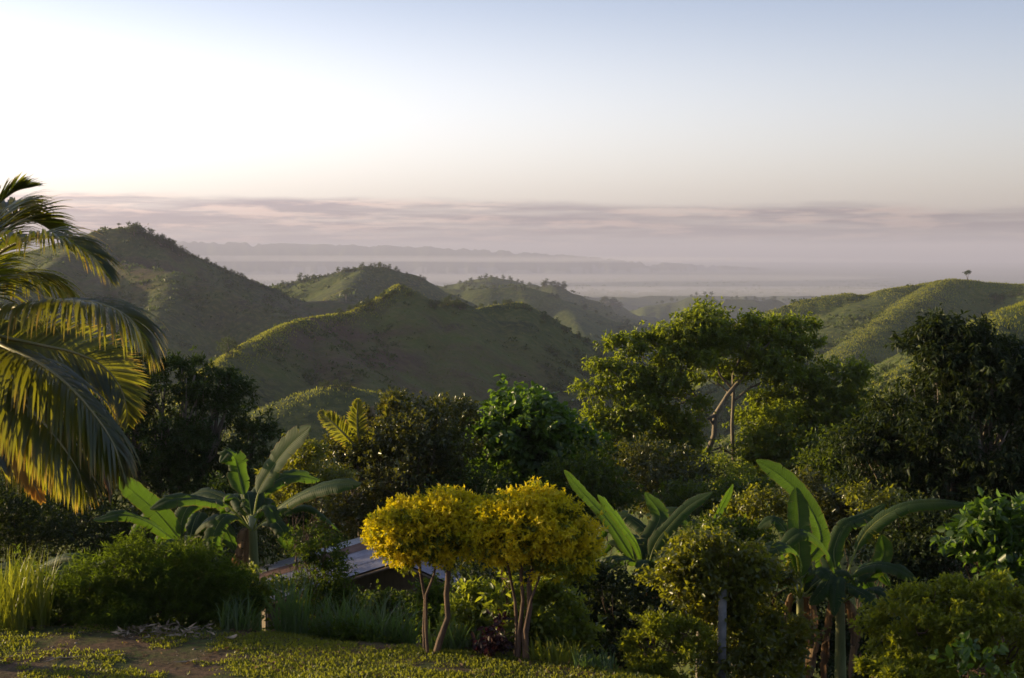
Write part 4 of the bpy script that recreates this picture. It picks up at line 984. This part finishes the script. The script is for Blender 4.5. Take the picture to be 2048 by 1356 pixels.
# bright green tree
D = 37.0
bl = [blob(*a) for a in [(1045, 815, 42, 26, D), (985, 838, 34, 26, D), (1085, 838, 36, 26, D), (1040, 860, 70, 36, D, 1, -.4), (955, 870, 34, 24, D), (1110, 870, 46, 40, D), (990, 900, 56, 40, D), (1080, 920, 70, 50, D), (1140, 900, 40, 40, D), (1020, 960, 80, 50, D), (1120, 970, 60, 50, D)]]
c = P(1050, 960, D)
make_tree('broadleaf_tree', 'bright green tree with larger leaves and a domed top in the middle', 'tree', (c.x, c.y + .5, gz(c.x, c.y + .5)), bl, LK(17000, .19, .14, per=6, twig=.3, cl=.24, droop=.5, flat=.7, low=.4, oval=True, inner=.16), M['bright'], stem_r=.18, seed=34)
# dark tree, right edge
D = 31.0
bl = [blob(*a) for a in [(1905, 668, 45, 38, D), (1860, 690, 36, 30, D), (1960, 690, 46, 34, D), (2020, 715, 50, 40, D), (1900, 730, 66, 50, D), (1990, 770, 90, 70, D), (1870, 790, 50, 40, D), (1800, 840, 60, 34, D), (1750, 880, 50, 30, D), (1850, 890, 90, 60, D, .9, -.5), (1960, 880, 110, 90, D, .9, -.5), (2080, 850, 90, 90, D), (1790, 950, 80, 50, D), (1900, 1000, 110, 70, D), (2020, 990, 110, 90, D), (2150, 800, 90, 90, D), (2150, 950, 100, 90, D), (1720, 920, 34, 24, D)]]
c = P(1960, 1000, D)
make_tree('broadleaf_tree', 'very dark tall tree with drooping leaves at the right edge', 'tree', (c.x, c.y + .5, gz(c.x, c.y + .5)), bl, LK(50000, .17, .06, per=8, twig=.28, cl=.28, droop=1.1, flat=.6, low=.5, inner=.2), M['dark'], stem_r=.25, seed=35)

# golden clipped trees
def golden(label, lean, base, stems, bl, n, mat, seed, L=.066, name='golden_tree'):
    rng = np.random.RandomState(seed); root = thing(name, base, label, 'ornamental tree')
    bl = grow(bl, 1.05, .78, .03)
    V, F4, F3 = crown_leaves(rng, bl, n, L, L * .5, per=11, twig=.16, cl=.13, droop=.0, flat=.9, low=.30, inner=.10, nclust=60)
    if F4 is not None: F3 = None
    link('crown', mesh_np('crown', V - np.array(base), F4, F3, mat), root)
    mb = MB()
    V, F4, F3 = crown_leaves(rng, [(c, tuple(x * .93 for x in r)) for c, r in bl], n // 2, L, L * .55, per=9, twig=.15, cl=.2, droop=.1, flat=.9, low=.8, inner=.3)
    link('inner_foliage', mesh_np('inner_foliage', V - np.array(base), F4, F3, M['goldgreen']), root)
    for pts, r in stems:
        k = len(pts); mb = MB(); mb.tube(pts, [r * (1 - .4 * i / (k - 1)) * (1 + .08 * math.sin(i * 2.3)) for i in range(k)], 9)
        end = pts[-1]
        for j in range(7):
            c, rr_ = bl[rng.randint(len(bl))]; u = unit(rng.normal(size=3) + np.array([0, 0, .3])); q2 = Vector(c) + Vector(u * np.array(rr_)) * .8
            ln = (q2 - end).length
            if ln < 1.2: mb.tube(curve(end, q2, -.05 * ln, 4, rng, .03), [r * .5, r * .35, r * .25, r * .15, .004], 5)
        mb.build('trunk', M['bark_brown'], root, True)
    return root
D = 19.3
def TP(*a): return [P(x, y, D + dz) for x, y, dz in a]
g1 = P(862, 1316, D); g1.z = gz(g1.x, g1.y)
bl = [blob(*a) for a in [(860, 1048, 84, 46, D, .9), (805, 1062, 54, 38, D, .9, -.1), (778, 1072, 30, 26, D), (912, 1042, 60, 44, D), (835, 1092, 60, 22, D), (905, 1092, 50, 24, D), (890, 1014, 52, 24, D), (825, 1026, 44, 24, D), (812, 1118, 16, 12, D), (765, 1050, 18, 16, D)]]
golden('left golden clipped tree with a bright yellow mushroom crown and curved trunks', 0, tuple(g1),
       [(TP((868, 1322, 0), (880, 1280, 0), (896, 1235, 0), (893, 1190, 0), (897, 1140, 0), (900, 1090, 0)), 0.050),
        (TP((850, 1320, .1), (848, 1260, .15), (850, 1200, .2), (840, 1140, .2), (838, 1090, .1)), 0.028),
        (TP((856, 1318, -.05), (852, 1260, 0), (852, 1190, -.05), (868, 1150, -.1), (876, 1090, -.1)), 0.024)], bl, 30000, M['gold'], 41)
D = 19.0
g2 = P(1046, 1325, D); g2.z = gz(g2.x, g2.y)
bl = [blob(*a) for a in [(1065, 1052, 92, 56, D, .95), (1000, 1056, 56, 44, D, .9, -.1), (1118, 1074, 62, 50, D), (1150, 1100, 36, 38, D), (1055, 1014, 64, 28, D), (968, 1060, 40, 34, D), (985, 1030, 34, 26, D), (1075, 1108, 80, 28, D), (1010, 1096, 50, 22, D), (1145, 1130, 34, 22, D), (1075, 980, 7, 10, D), (1100, 1012, 40, 20, D)]]
golden('right golden clipped tree, the bigger mushroom crown, green and shaded on its right', 0, tuple(g2),
       [(TP((1052, 1325, 0), (1050, 1270, 0), (1060, 1215, 0), (1058, 1170, 0), (1072, 1120, 0)), 0.050),
        (TP((1036, 1325, 0), (1040, 1260, .05), (1046, 1200, .05), (1042, 1150, 0), (1046, 1100, 0)), 0.034),
        (TP((1030, 1322, .1), (1034, 1260, .15), (1030, 1200, .2), (1020, 1150, .2), (1010, 1110, .1)), 0.028),
        (TP((1056, 1322, -.05), (1050, 1260, -.1), (1062, 1200, -.15), (1080, 1150, -.15), (1095, 1110, -.1)), 0.024)], bl, 34000, M['gold'], 42)

# ------------------------------------------------------------------ shrubs
def shrub(label, blobs, D, mat, seed, n=9000, L=.09, W=.04, name='shrub', group=None, per=8, cl=.3, twig=.22, droop=.2, oval=False, flat=.9, stem_r=.035, low=.6, inner=.25, cat='shrub', bark='bark_brown'):
    bl = [blob(*b) if len(b) > 4 else blob(*b, D) for b in blobs]
    c = Vector(bl[0][0]); k = max(bl, key=lambda q: q[1][0] * q[1][2]); c = Vector(k[0]); g = gz(c.x, c.y)
    return make_tree(name, label, cat, (c.x, c.y, g), bl, LK(n, L, W, per=per, twig=twig, cl=cl, droop=droop, flat=flat, low=low, oval=oval, inner=inner), M[mat], stem_r=stem_r, seed=seed, group=group, bark=bark)
# golden hedges right
shrub('wide clipped golden green bush filling the bottom right corner', [(1830, 1250, 80, 55), (1920, 1240, 100, 60), (2010, 1235, 90, 62), (2090, 1250, 80, 60), (1880, 1210, 60, 34), (1960, 1200, 80, 32), (1790, 1270, 50, 34), (1850, 1300, 90, 40), (1980, 1300, 110, 50)], 17.2, 'goldgreen', 51, 34000, .07, .033, 'clipped_bush', per=10, cl=.17, twig=.12, inner=.14, stem_r=.05)
shrub('low golden green bush in front of the wide clipped one at bottom right', [(1800, 1350, 60, 32), (1760, 1362, 46, 28), (1850, 1352, 44, 28)], 16.6, 'goldgreen', 52, 9000, .07, .033, 'clipped_bush', per=10, cl=.17, twig=.12, inner=.14)
shrub('small golden green bush in front of the dark bananas, left of the post', [(1320, 1285, 56, 34), (1370, 1275, 36, 22), (1285, 1305, 40, 28), (1340, 1320, 60, 34), (1330, 1262, 30, 18)], 19.0, 'goldgreen', 53, 12000, .07, .032, 'clipped_bush', per=10, cl=.17, twig=.12, inner=.15)
shrub('yellow leaved shrub growing round the grey concrete post', [(1420, 1120, 54, 30), (1370, 1145, 46, 30), (1470, 1125, 46, 26), (1350, 1170, 34, 24), (1500, 1150, 34, 26), (1400, 1175, 50, 24), (1480, 1190, 40, 30), (1380, 1230, 34, 40), (1500, 1250, 40, 44), (1450, 1310, 60, 50), (1520, 1310, 40, 44)], 20.3, 'yellowshrub', 54, 20000, .085, .05, 'yellow_shrub', per=6, cl=.28, twig=.25, inner=.2, oval=True)
post = P(1444, 1260, 19.9)
mb = MB(); zb = gz(post.x, post.y); zt = P(1444, 1186, 19.9).z
mb.box((0, 0, (zt - zb) / 2), .11, .11, zt - zb + .2); mb.box((0, 0, zt - zb + .105), .09, .09, .012)
o = link('fence_post', mb.mesh('fence_post', M['concrete'])); o.location = (post.x, post.y, zb); tag(o, 'square grey concrete post standing among the yellow leaved shrub', 'post')
# weeds behind the golden trees
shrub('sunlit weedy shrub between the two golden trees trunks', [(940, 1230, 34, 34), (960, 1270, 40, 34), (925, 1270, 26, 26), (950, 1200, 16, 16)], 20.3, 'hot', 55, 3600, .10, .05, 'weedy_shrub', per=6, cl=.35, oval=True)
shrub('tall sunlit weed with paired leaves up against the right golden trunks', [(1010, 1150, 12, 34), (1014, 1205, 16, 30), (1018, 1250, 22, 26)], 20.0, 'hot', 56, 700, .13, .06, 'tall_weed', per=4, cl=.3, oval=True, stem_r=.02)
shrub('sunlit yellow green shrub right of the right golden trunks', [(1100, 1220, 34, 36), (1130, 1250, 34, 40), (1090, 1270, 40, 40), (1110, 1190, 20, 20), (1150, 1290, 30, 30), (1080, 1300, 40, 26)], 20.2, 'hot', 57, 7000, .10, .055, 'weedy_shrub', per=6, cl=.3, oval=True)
shrub('dark purple leaved small shrub at the foot of the right golden tree', [(992, 1285, 10, 16), (985, 1305, 14, 16), (1000, 1265, 5, 12)], 19.2, 'purple', 58, 420, .10, .055, 'purple_shrub', per=4, cl=.3, oval=True, stem_r=.015)
# fine leaved shrubs left
shrub('feathery dark green shrub mass left of centre in front of the bananas', [(330, 1130, 70, 50), (400, 1150, 70, 50), (260, 1150, 60, 46), (440, 1185, 44, 46), (330, 1200, 110, 56), (440, 1230, 70, 40), (250, 1220, 70, 44)], 21.6, 'feather', 61, 34000, .11, .018, 'feathery_shrub', per=14, cl=.24, twig=.3, droop=.1)
shrub('feathery shrub with some glowing twigs, second from the left edge', [(170, 1180, 50, 40), (140, 1215, 50, 40), (210, 1210, 46, 40), (180, 1240, 60, 30)], 21.4, 'feather', 62, 12000, .11, .018, 'feathery_shrub', per=14, cl=.24, twig=.3, droop=.1)
shrub('dark feathery shrub at the left edge behind the sunlit grass clump', [(20, 1200, 60, 50), (70, 1225, 56, 40), (-30, 1220, 60, 50)], 21.6, 'feather', 63, 12000, .10, .02, 'feathery_shrub', per=12, cl=.26, twig=.3)
shrub('fern leaved shrub in front of the metal roof, its flat sprays layered', [(612, 1078, 22, 8), (648, 1098, 24, 7), (630, 1130, 30, 10), (655, 1150, 22, 10), (590, 1160, 20, 10), (640, 1185, 40, 16), (640, 1215, 44, 20), (690, 1215, 26, 14)], 22.6, 'feather', 64, 9000, .07, .03, 'fern_leaved_shrub', per=10, cl=.2, twig=.28, droop=.1, flat=.35)
shrub('leafy yellow green shrub beside the banana stem left of the roof', [(505, 1165, 20, 30), (490, 1190, 22, 30), (520, 1195, 22, 26)], 22.2, 'hot', 65, 1500, .10, .06, 'weedy_shrub', per=5, oval=True)

# ------------------------------------------------------------------ low undergrowth on the near slope (uncountable)
rng = np.random.RandomState(77)
n = 1400; r = 21 * (80 / 21) ** rng.rand(n); a = np.radians(rng.uniform(-21, 21, n)); x = r * np.sin(a); y = r * np.cos(a)
keep = (y > np.interp(x, EDGE_X, EDGE_D) + .7) & ~((x > -7.5) & (x < -.5) & (y > 23.5) & (y < 35)); x, y = x[keep], y[keep]; h = terrain(x, y)
R = (.35 + .55 * rng.rand(len(x)))
R *= np.clip((y - 18) / 6, .5, 1.8)
scrub('undergrowth', x, y, h, R, 70, M['shrub'], 'tangled low undergrowth on the slope below the lawn', 78, 1.1, .22)

# tall grass clumps
def grass_clump(label, px, py, D, n, H, spread, mat, seed, lean=.35, name='grass_clump', w=.018, group=None):
    rg = random.Random(seed); q = P(px, py, D); org = Vector((q.x, q.y, gz(q.x, q.y))); mb = MB()
    for i in range(n):
        a = rg.uniform(0, 6.28); rr2 = spread * rg.random() ** .6
        p = Vector((rr2 * math.cos(a), rr2 * math.sin(a) * .7, 0)); p.z = gz(org.x + p.x, org.y + p.y) - org.z - .02
        L = H * (rg.uniform(.25, .8) if rg.random() < .55 else rg.uniform(.7, 1.2)); w_b = w * rg.uniform(.6, 1.8); b = rg.uniform(0, 6.28); out_ = Vector((math.cos(b), math.sin(b), 0)); d = (Vector((0, 0, 1)) + out_ * rg.uniform(0, lean)).normalized()
        sd = d.cross(out_).normalized() if rg.random() < .5 else Vector((1, 0, 0)); V = []; k = 6; bend = rg.uniform(.1, .9) * lean * 2
        for j in range(k + 1):
            t = j / k; ww = w_b * (1 - t ** 2.2) * rg.uniform(.9, 1.1) + .001
            V += [tuple(p - sd * ww / 2), tuple(p + sd * ww / 2)]
            d = (d + out_ * bend * .3 * t - Vector((0, 0, 1)) * bend * .5 * t * t).normalized(); p = p + d * (L / k)
        mb.add(V, [(2 * j, 2 * j + 1, 2 * j + 3, 2 * j + 2) for j in range(k)])
    o = link(name, mb.mesh(name, M[mat])); o.location = org; return tag(o, label, 'grass', group)
grass_clump('bright sunlit grass clump at the left edge above the dark shrub', 40, 1260, 20.9, 330, 1.15, .45, 'sungrass', 1, .3)
grass_clump('silvery grass clump with arching blades left of the roof', 590, 1290, 20.7, 150, 1.0, .28, 'tallgrass', 2, .5)
grass_clump('thin grass clump just right of the feathery shrubs', 480, 1285, 20.6, 110, .62, .3, 'tallgrass', 3, .6)
grass_clump('broad grass clump under the roof corner beside the left golden trunks', 770, 1290, 20.6, 260, .75, .5, 'tallgrass', 4, .6)
grass_clump('grass clump between the silvery clump and the dark mound', 680, 1285, 20.8, 190, .8, .4, 'tallgrass', 5, .55)
grass_clump('short grass clump at the foot of the left golden tree', 905, 1305, 19.7, 190, .5, .35, 'tallgrass', 6, .6)
grass_clump('short grass clump right of the right golden trunks at the lawn edge', 1110, 1330, 19.0, 150, .38, .35, 'sungrass', 7, .7)
grass_clump('grass clump in front of the yellow leaved shrub at the bottom', 1190, 1352, 18.6, 130, .3, .3, 'tallgrass', 8, .7)
shrub('dark low mound of leaves just behind the lawn left of the golden trunks', [(700, 1280, 50, 22), (760, 1290, 44, 18), (660, 1285, 30, 18)], 20.5, 'feather', 66, 6000, .06, .03, 'low_shrub', per=8, cl=.2)

# ------------------------------------------------------------------ tree-line fill: shrubs and small trees, each one its own thing
FILL = [  # label, name, blobs (px, py, rx, ry), D, material, n, L, W, oval
 ('light olive shrub with glints between the tall banana leaf and the rounded tree', 'shrub', [(610, 930, 40, 30), (580, 975, 44, 36), (635, 970, 40, 34), (600, 900, 20, 16)], 31, 'yellowshrub', 5000, .12, .05, False),
 ('dark shrub with red brown glints below the arching banana leaf', 'shrub', [(640, 1040, 60, 40), (600, 1070, 60, 40), (690, 1060, 60, 40)], 36, 'broad', 9000, .09, .05, False),
 ('black green shrub behind the metal roof under the rounded tree', 'shrub', [(780, 1050, 90, 46), (720, 1040, 60, 36), (860, 1070, 70, 46)], 37, 'mango', 9000, .12, .05, False),
 ('dark shrub behind the gap between the golden crowns', 'shrub', [(960, 1010, 70, 50), (1000, 1060, 90, 60), (900, 1040, 60, 50)], 33, 'mango', 8000, .12, .05, False),
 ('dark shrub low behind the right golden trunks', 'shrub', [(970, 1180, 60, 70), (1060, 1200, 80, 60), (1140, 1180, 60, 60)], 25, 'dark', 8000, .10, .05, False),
 ('glossy shrub behind the leaning banana leaf right of the golden crown', 'shrub', [(1150, 990, 60, 50), (1200, 960, 60, 44), (1180, 1030, 60, 40)], 34, 'shrub', 8000, .12, .06, True),
 ('brownish green shrub below the pale forked trunks', 'shrub', [(1310, 940, 60, 50), (1370, 960, 60, 50), (1330, 990, 70, 40), (1270, 960, 40, 40)], 42, 'broad', 8000, .14, .07, False),
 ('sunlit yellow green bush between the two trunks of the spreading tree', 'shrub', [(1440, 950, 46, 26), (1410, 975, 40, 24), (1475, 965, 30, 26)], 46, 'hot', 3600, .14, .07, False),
 ('dark shrub behind the upright spear banana leaf', 'shrub', [(1430, 1010, 60, 40), (1500, 1000, 60, 40), (1370, 1020, 60, 36)], 36, 'shrub', 8000, .12, .06, False),
 ('yellow tipped shrub behind the tall sunlit banana leaf', 'shrub', [(1500, 1030, 40, 40), (1470, 1060, 40, 36), (1540, 1020, 36, 30)], 30, 'yellowshrub', 3500, .12, .06, False),
 ('olive bush right of the tall sunlit banana leaf', 'shrub', [(1660, 1010, 50, 34), (1620, 990, 40, 24), (1690, 1040, 40, 34), (1650, 1060, 50, 34)], 29, 'broad', 7000, .10, .05, False),
 ('yellow flowering bush below the dark tree, right of the olive bush', 'shrub', [(1740, 1010, 40, 24), (1790, 1000, 36, 22), (1770, 1040, 44, 30)], 28, 'yellowshrub', 3600, .10, .05, False),
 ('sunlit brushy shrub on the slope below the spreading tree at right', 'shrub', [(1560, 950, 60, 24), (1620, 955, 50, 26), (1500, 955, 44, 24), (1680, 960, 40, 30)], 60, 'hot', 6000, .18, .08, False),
 ('dark bush between the spreading tree and the dark right tree', 'shrub', [(1690, 900, 50, 34), (1740, 950, 60, 40), (1660, 930, 50, 30)], 44, 'shrub', 7000, .16, .08, False),
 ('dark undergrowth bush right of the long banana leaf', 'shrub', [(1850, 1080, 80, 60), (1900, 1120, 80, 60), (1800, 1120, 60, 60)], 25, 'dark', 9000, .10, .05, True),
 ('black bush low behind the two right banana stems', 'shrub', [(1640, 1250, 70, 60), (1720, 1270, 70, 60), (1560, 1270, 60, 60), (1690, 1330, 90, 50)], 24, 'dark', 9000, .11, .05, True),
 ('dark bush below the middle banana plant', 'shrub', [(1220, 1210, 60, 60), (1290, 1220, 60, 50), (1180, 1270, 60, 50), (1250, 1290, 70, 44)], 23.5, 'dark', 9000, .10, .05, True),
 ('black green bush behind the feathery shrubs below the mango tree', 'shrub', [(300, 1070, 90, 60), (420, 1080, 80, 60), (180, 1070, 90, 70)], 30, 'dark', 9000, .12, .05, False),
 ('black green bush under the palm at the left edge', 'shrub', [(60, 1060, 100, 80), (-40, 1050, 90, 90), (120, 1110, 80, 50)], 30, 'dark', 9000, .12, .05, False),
 ('tall dark bush behind the palm trunk at the far left', 'shrub', [(-20, 940, 110, 90), (60, 980, 80, 70), (-90, 900, 90, 80)], 36, 'mango', 10000, .15, .06, False),
 ('dark bush behind the left banana clump', 'shrub', [(530, 1060, 60, 50), (470, 1010, 60, 40), (560, 1010, 50, 40)], 33, 'mango', 7000, .12, .05, False),
 ('medium green bush at the foot of the spreading tree at its left', 'shrub', [(1190, 920, 50, 40), (1240, 960, 60, 44), (1150, 950, 50, 40)], 44, 'shrub', 8000, .15, .08, False),
 ('sunlit broad leaved sapling with pale green drooping leaves at the right edge', 'sapling', [(1935, 1075, 34, 24), (1990, 1060, 44, 34), (2040, 1050, 34, 40), (1960, 1110, 40, 26), (2020, 1120, 50, 40), (2060, 1100, 40, 50)], 20.5, 'bright', 1900, .17, .10, True),
 ('small bright leaved weed under the clipped bush at bottom right', 'weed', [(1935, 1340, 26, 22), (1960, 1330, 20, 20)], 15.9, 'bright', 120, .14, .09, True),
 ('leafy shrub behind the yellow shrub, right of the dark banana plants', 'shrub', [(1430, 1080, 50, 30), (1490, 1090, 44, 30), (1540, 1200, 30, 60)], 25.5, 'shrub', 5000, .10, .05, True),
 ('scrambling yellowish weed between the post and the slim banana stem', 'weedy_shrub', [(1545, 1180, 24, 50), (1560, 1250, 30, 44), (1540, 1320, 40, 44)], 20.9, 'yellowshrub', 4000, .09, .05, True),
]
FILL += [
 ('green weedy shrub before the house wall between the left golden trunks', 'weedy_shrub', [(875, 1205, 26, 22), (855, 1235, 30, 26), (895, 1240, 24, 24)], 23.0, 'feather', 2600, .09, .045, True),
 ('low weedy shrub hiding the foot of the house wall left of the golden trunks', 'weedy_shrub', [(770, 1225, 40, 20), (720, 1235, 36, 18), (810, 1240, 36, 20)], 24.0, 'shrub', 3600, .09, .045, True)]
for i, (lab, nm, bls, D_, mt, n_, L_, W_, ov) in enumerate(FILL):
    shrub(lab, bls, D_, mt, 200 + i, n_, L_, W_, nm, None, 6, .3, .25, .45 if nm == 'sapling' else .25, ov, stem_r=.04)

# ------------------------------------------------------------------ house with the corrugated metal roof
pk0 = P(800, 1122, 30.0); el0 = P(500, 1214, 29.4); er0 = P(948, 1188, 29.6)
rdv = Vector((-.75, 3.1, 0.0))
hut_c = (pk0 + el0 + er0) / 3; hz = gz(hut_c.x, hut_c.y + 1.5)
house = thing('house', (hut_c.x, hut_c.y, hz), 'small house with a grey corrugated metal roof below the golden trees', 'house')
def metal_mat(name, c1, c2, rough):
    m, n = new_mat(name); tc = n.node('ShaderNodeTexCoord')
    nz = n.node('ShaderNodeTexNoise', {'Vector': tc.outputs['Object'], 'Scale': 2.2, 'Detail': 6.0, 'Roughness': .65}).outputs['Fac']
    f = n.node('ShaderNodeTexNoise', {'Vector': tc.outputs['Object'], 'Scale': 26.0, 'Detail': 4.0}).outputs['Fac']
    col = n.mix(n.smooth(nz, .42, .62), c1, c2); col = n.mix(n.math('MULTIPLY', n.smooth(f, .5, .7), .35), col, (.12, .075, .05))
    pb = n.node('ShaderNodeBsdfPrincipled', {'Base Color': col, 'Metallic': .55, 'Roughness': rough})
    n.node('ShaderNodeOutputMaterial', {'Surface': pb.outputs[0]}); return m
M['roof'] = metal_mat('weathered_roof_metal', (.30, .29, .33), (.42, .40, .44), .38)
M['roof_new'] = metal_mat('shiny_roof_metal', (.55, .55, .56), (.62, .62, .62), .28)
M['roof_rust'] = metal_mat('rusty_roof_metal', (.22, .13, .10), (.28, .18, .14), .6)
roof = link('roof', None, house) if False else None
org = Vector(parent_origin(house))
rbm = MB(); rbm.tube([pk0 + Vector((0, 0, -.02)) - rdv * .02, pk0 + rdv * 1.02 + Vector((0, 0, -.02))], .05, 6)
roof = link('roof', rbm.mesh('roof', M['wood'], tuple(org)), house)
def sheets(e0, n, mats, amp=.018, seed=0):
    rg = random.Random(seed); slope = e0 - pk0; nrm = slope.cross(rdv); nrm = nrm.normalized() if nrm.z > 0 else -nrm.normalized()
    for k in range(n):
        s0 = k / n - .01; s1 = (k + 1) / n + .02; V = []; cols = 36; rows = 5; lift = .004 + .018 * (k % 2) + rg.uniform(0, .006); ext = rg.uniform(-.02, .05); tw = rg.uniform(-.015, .03)
        for r_ in range(rows + 1):
            for c_ in range(cols + 1):
                t = s0 + (s1 - s0) * c_ / cols; u_ = (r_ / rows) * (1.0 + ext)
                p = pk0 + rdv * t + slope * u_ + nrm * (lift + amp * math.sin(c_ / cols * 2 * math.pi * 9) + tw * u_ * (c_ / cols))
                V.append(tuple(p - org))
        F4 = [(r_ * (cols + 1) + c_, r_ * (cols + 1) + c_ + 1, (r_ + 1) * (cols + 1) + c_ + 1, (r_ + 1) * (cols + 1) + c_) for r_ in range(rows) for c_ in range(cols)]
        me = mesh_np('roof_sheet', V, F4, None, M[mats[k % len(mats)]], True); o = link('roof_sheet', me, roof)
        if mats[k % len(mats)] != 'roof': o['label'] = 'shiny newer metal roof sheet' if mats[k % len(mats)] == 'roof_new' else 'rusty metal roof sheet'
sheets(el0, 5, ['roof', 'roof', 'roof', 'roof_rust', 'roof_new'], seed=2)
sheets(er0, 5, ['roof'], seed=5)
# walls, posts, fascia
fl = lambda p: Vector((p.x, p.y, hz))
front = .25
def lerp(a, b, t): return a + (b - a) * t
fr0 = [lerp(pk0, el0, .88) + rdv * .08, lerp(pk0, er0, .85) + rdv * .08]
wb = MB()
def wall(a, b, ztop_a, ztop_b, peak=None):
    th = .05; d = (b - a); d.z = 0; nn = Vector((-d.y, d.x, 0)).normalized() * th
    pts = [Vector((a.x, a.y, hz - .3)), Vector((b.x, b.y, hz - .3)), Vector((b.x, b.y, ztop_b))] + ([peak] if peak else []) + [Vector((a.x, a.y, ztop_a))]
    m_ = len(pts); V = [tuple(p) for p in pts] + [tuple(p + nn) for p in pts]
    F3 = [(0, i, i + 1) for i in range(1, m_ - 1)] + [(m_, m_ + i + 1, m_ + i) for i in range(1, m_ - 1)]
    F4 = [(i, (i + 1) % m_, (i + 1) % m_ + m_, i + m_) for i in range(m_)]
    mb = MB(); mb.add(V, F4, F3); return mb.build('wall', M['wood'], house)
pkf = pk0 + rdv * .08 - Vector((0, 0, .09))
wall(fr0[0], fr0[1], fr0[0].z - .10, fr0[1].z - .10, pkf)
bk = [p + rdv * .84 for p in fr0]
wall(bk[0], bk[1], bk[0].z - .10, bk[1].z - .10, pkf + rdv * .84)
wall(fr0[0], bk[0], fr0[0].z - .10, bk[0].z - .10); wall(fr0[1], bk[1], fr0[1].z - .10, bk[1].z - .10)
for e_ in (el0, er0):
    mb = MB(); mb.tube([pk0 - rdv * .005 - Vector((0, 0, .07)), e_ - rdv * .005 - Vector((0, 0, .07))], .035, 4); mb.build('fascia', M['wood'], house)
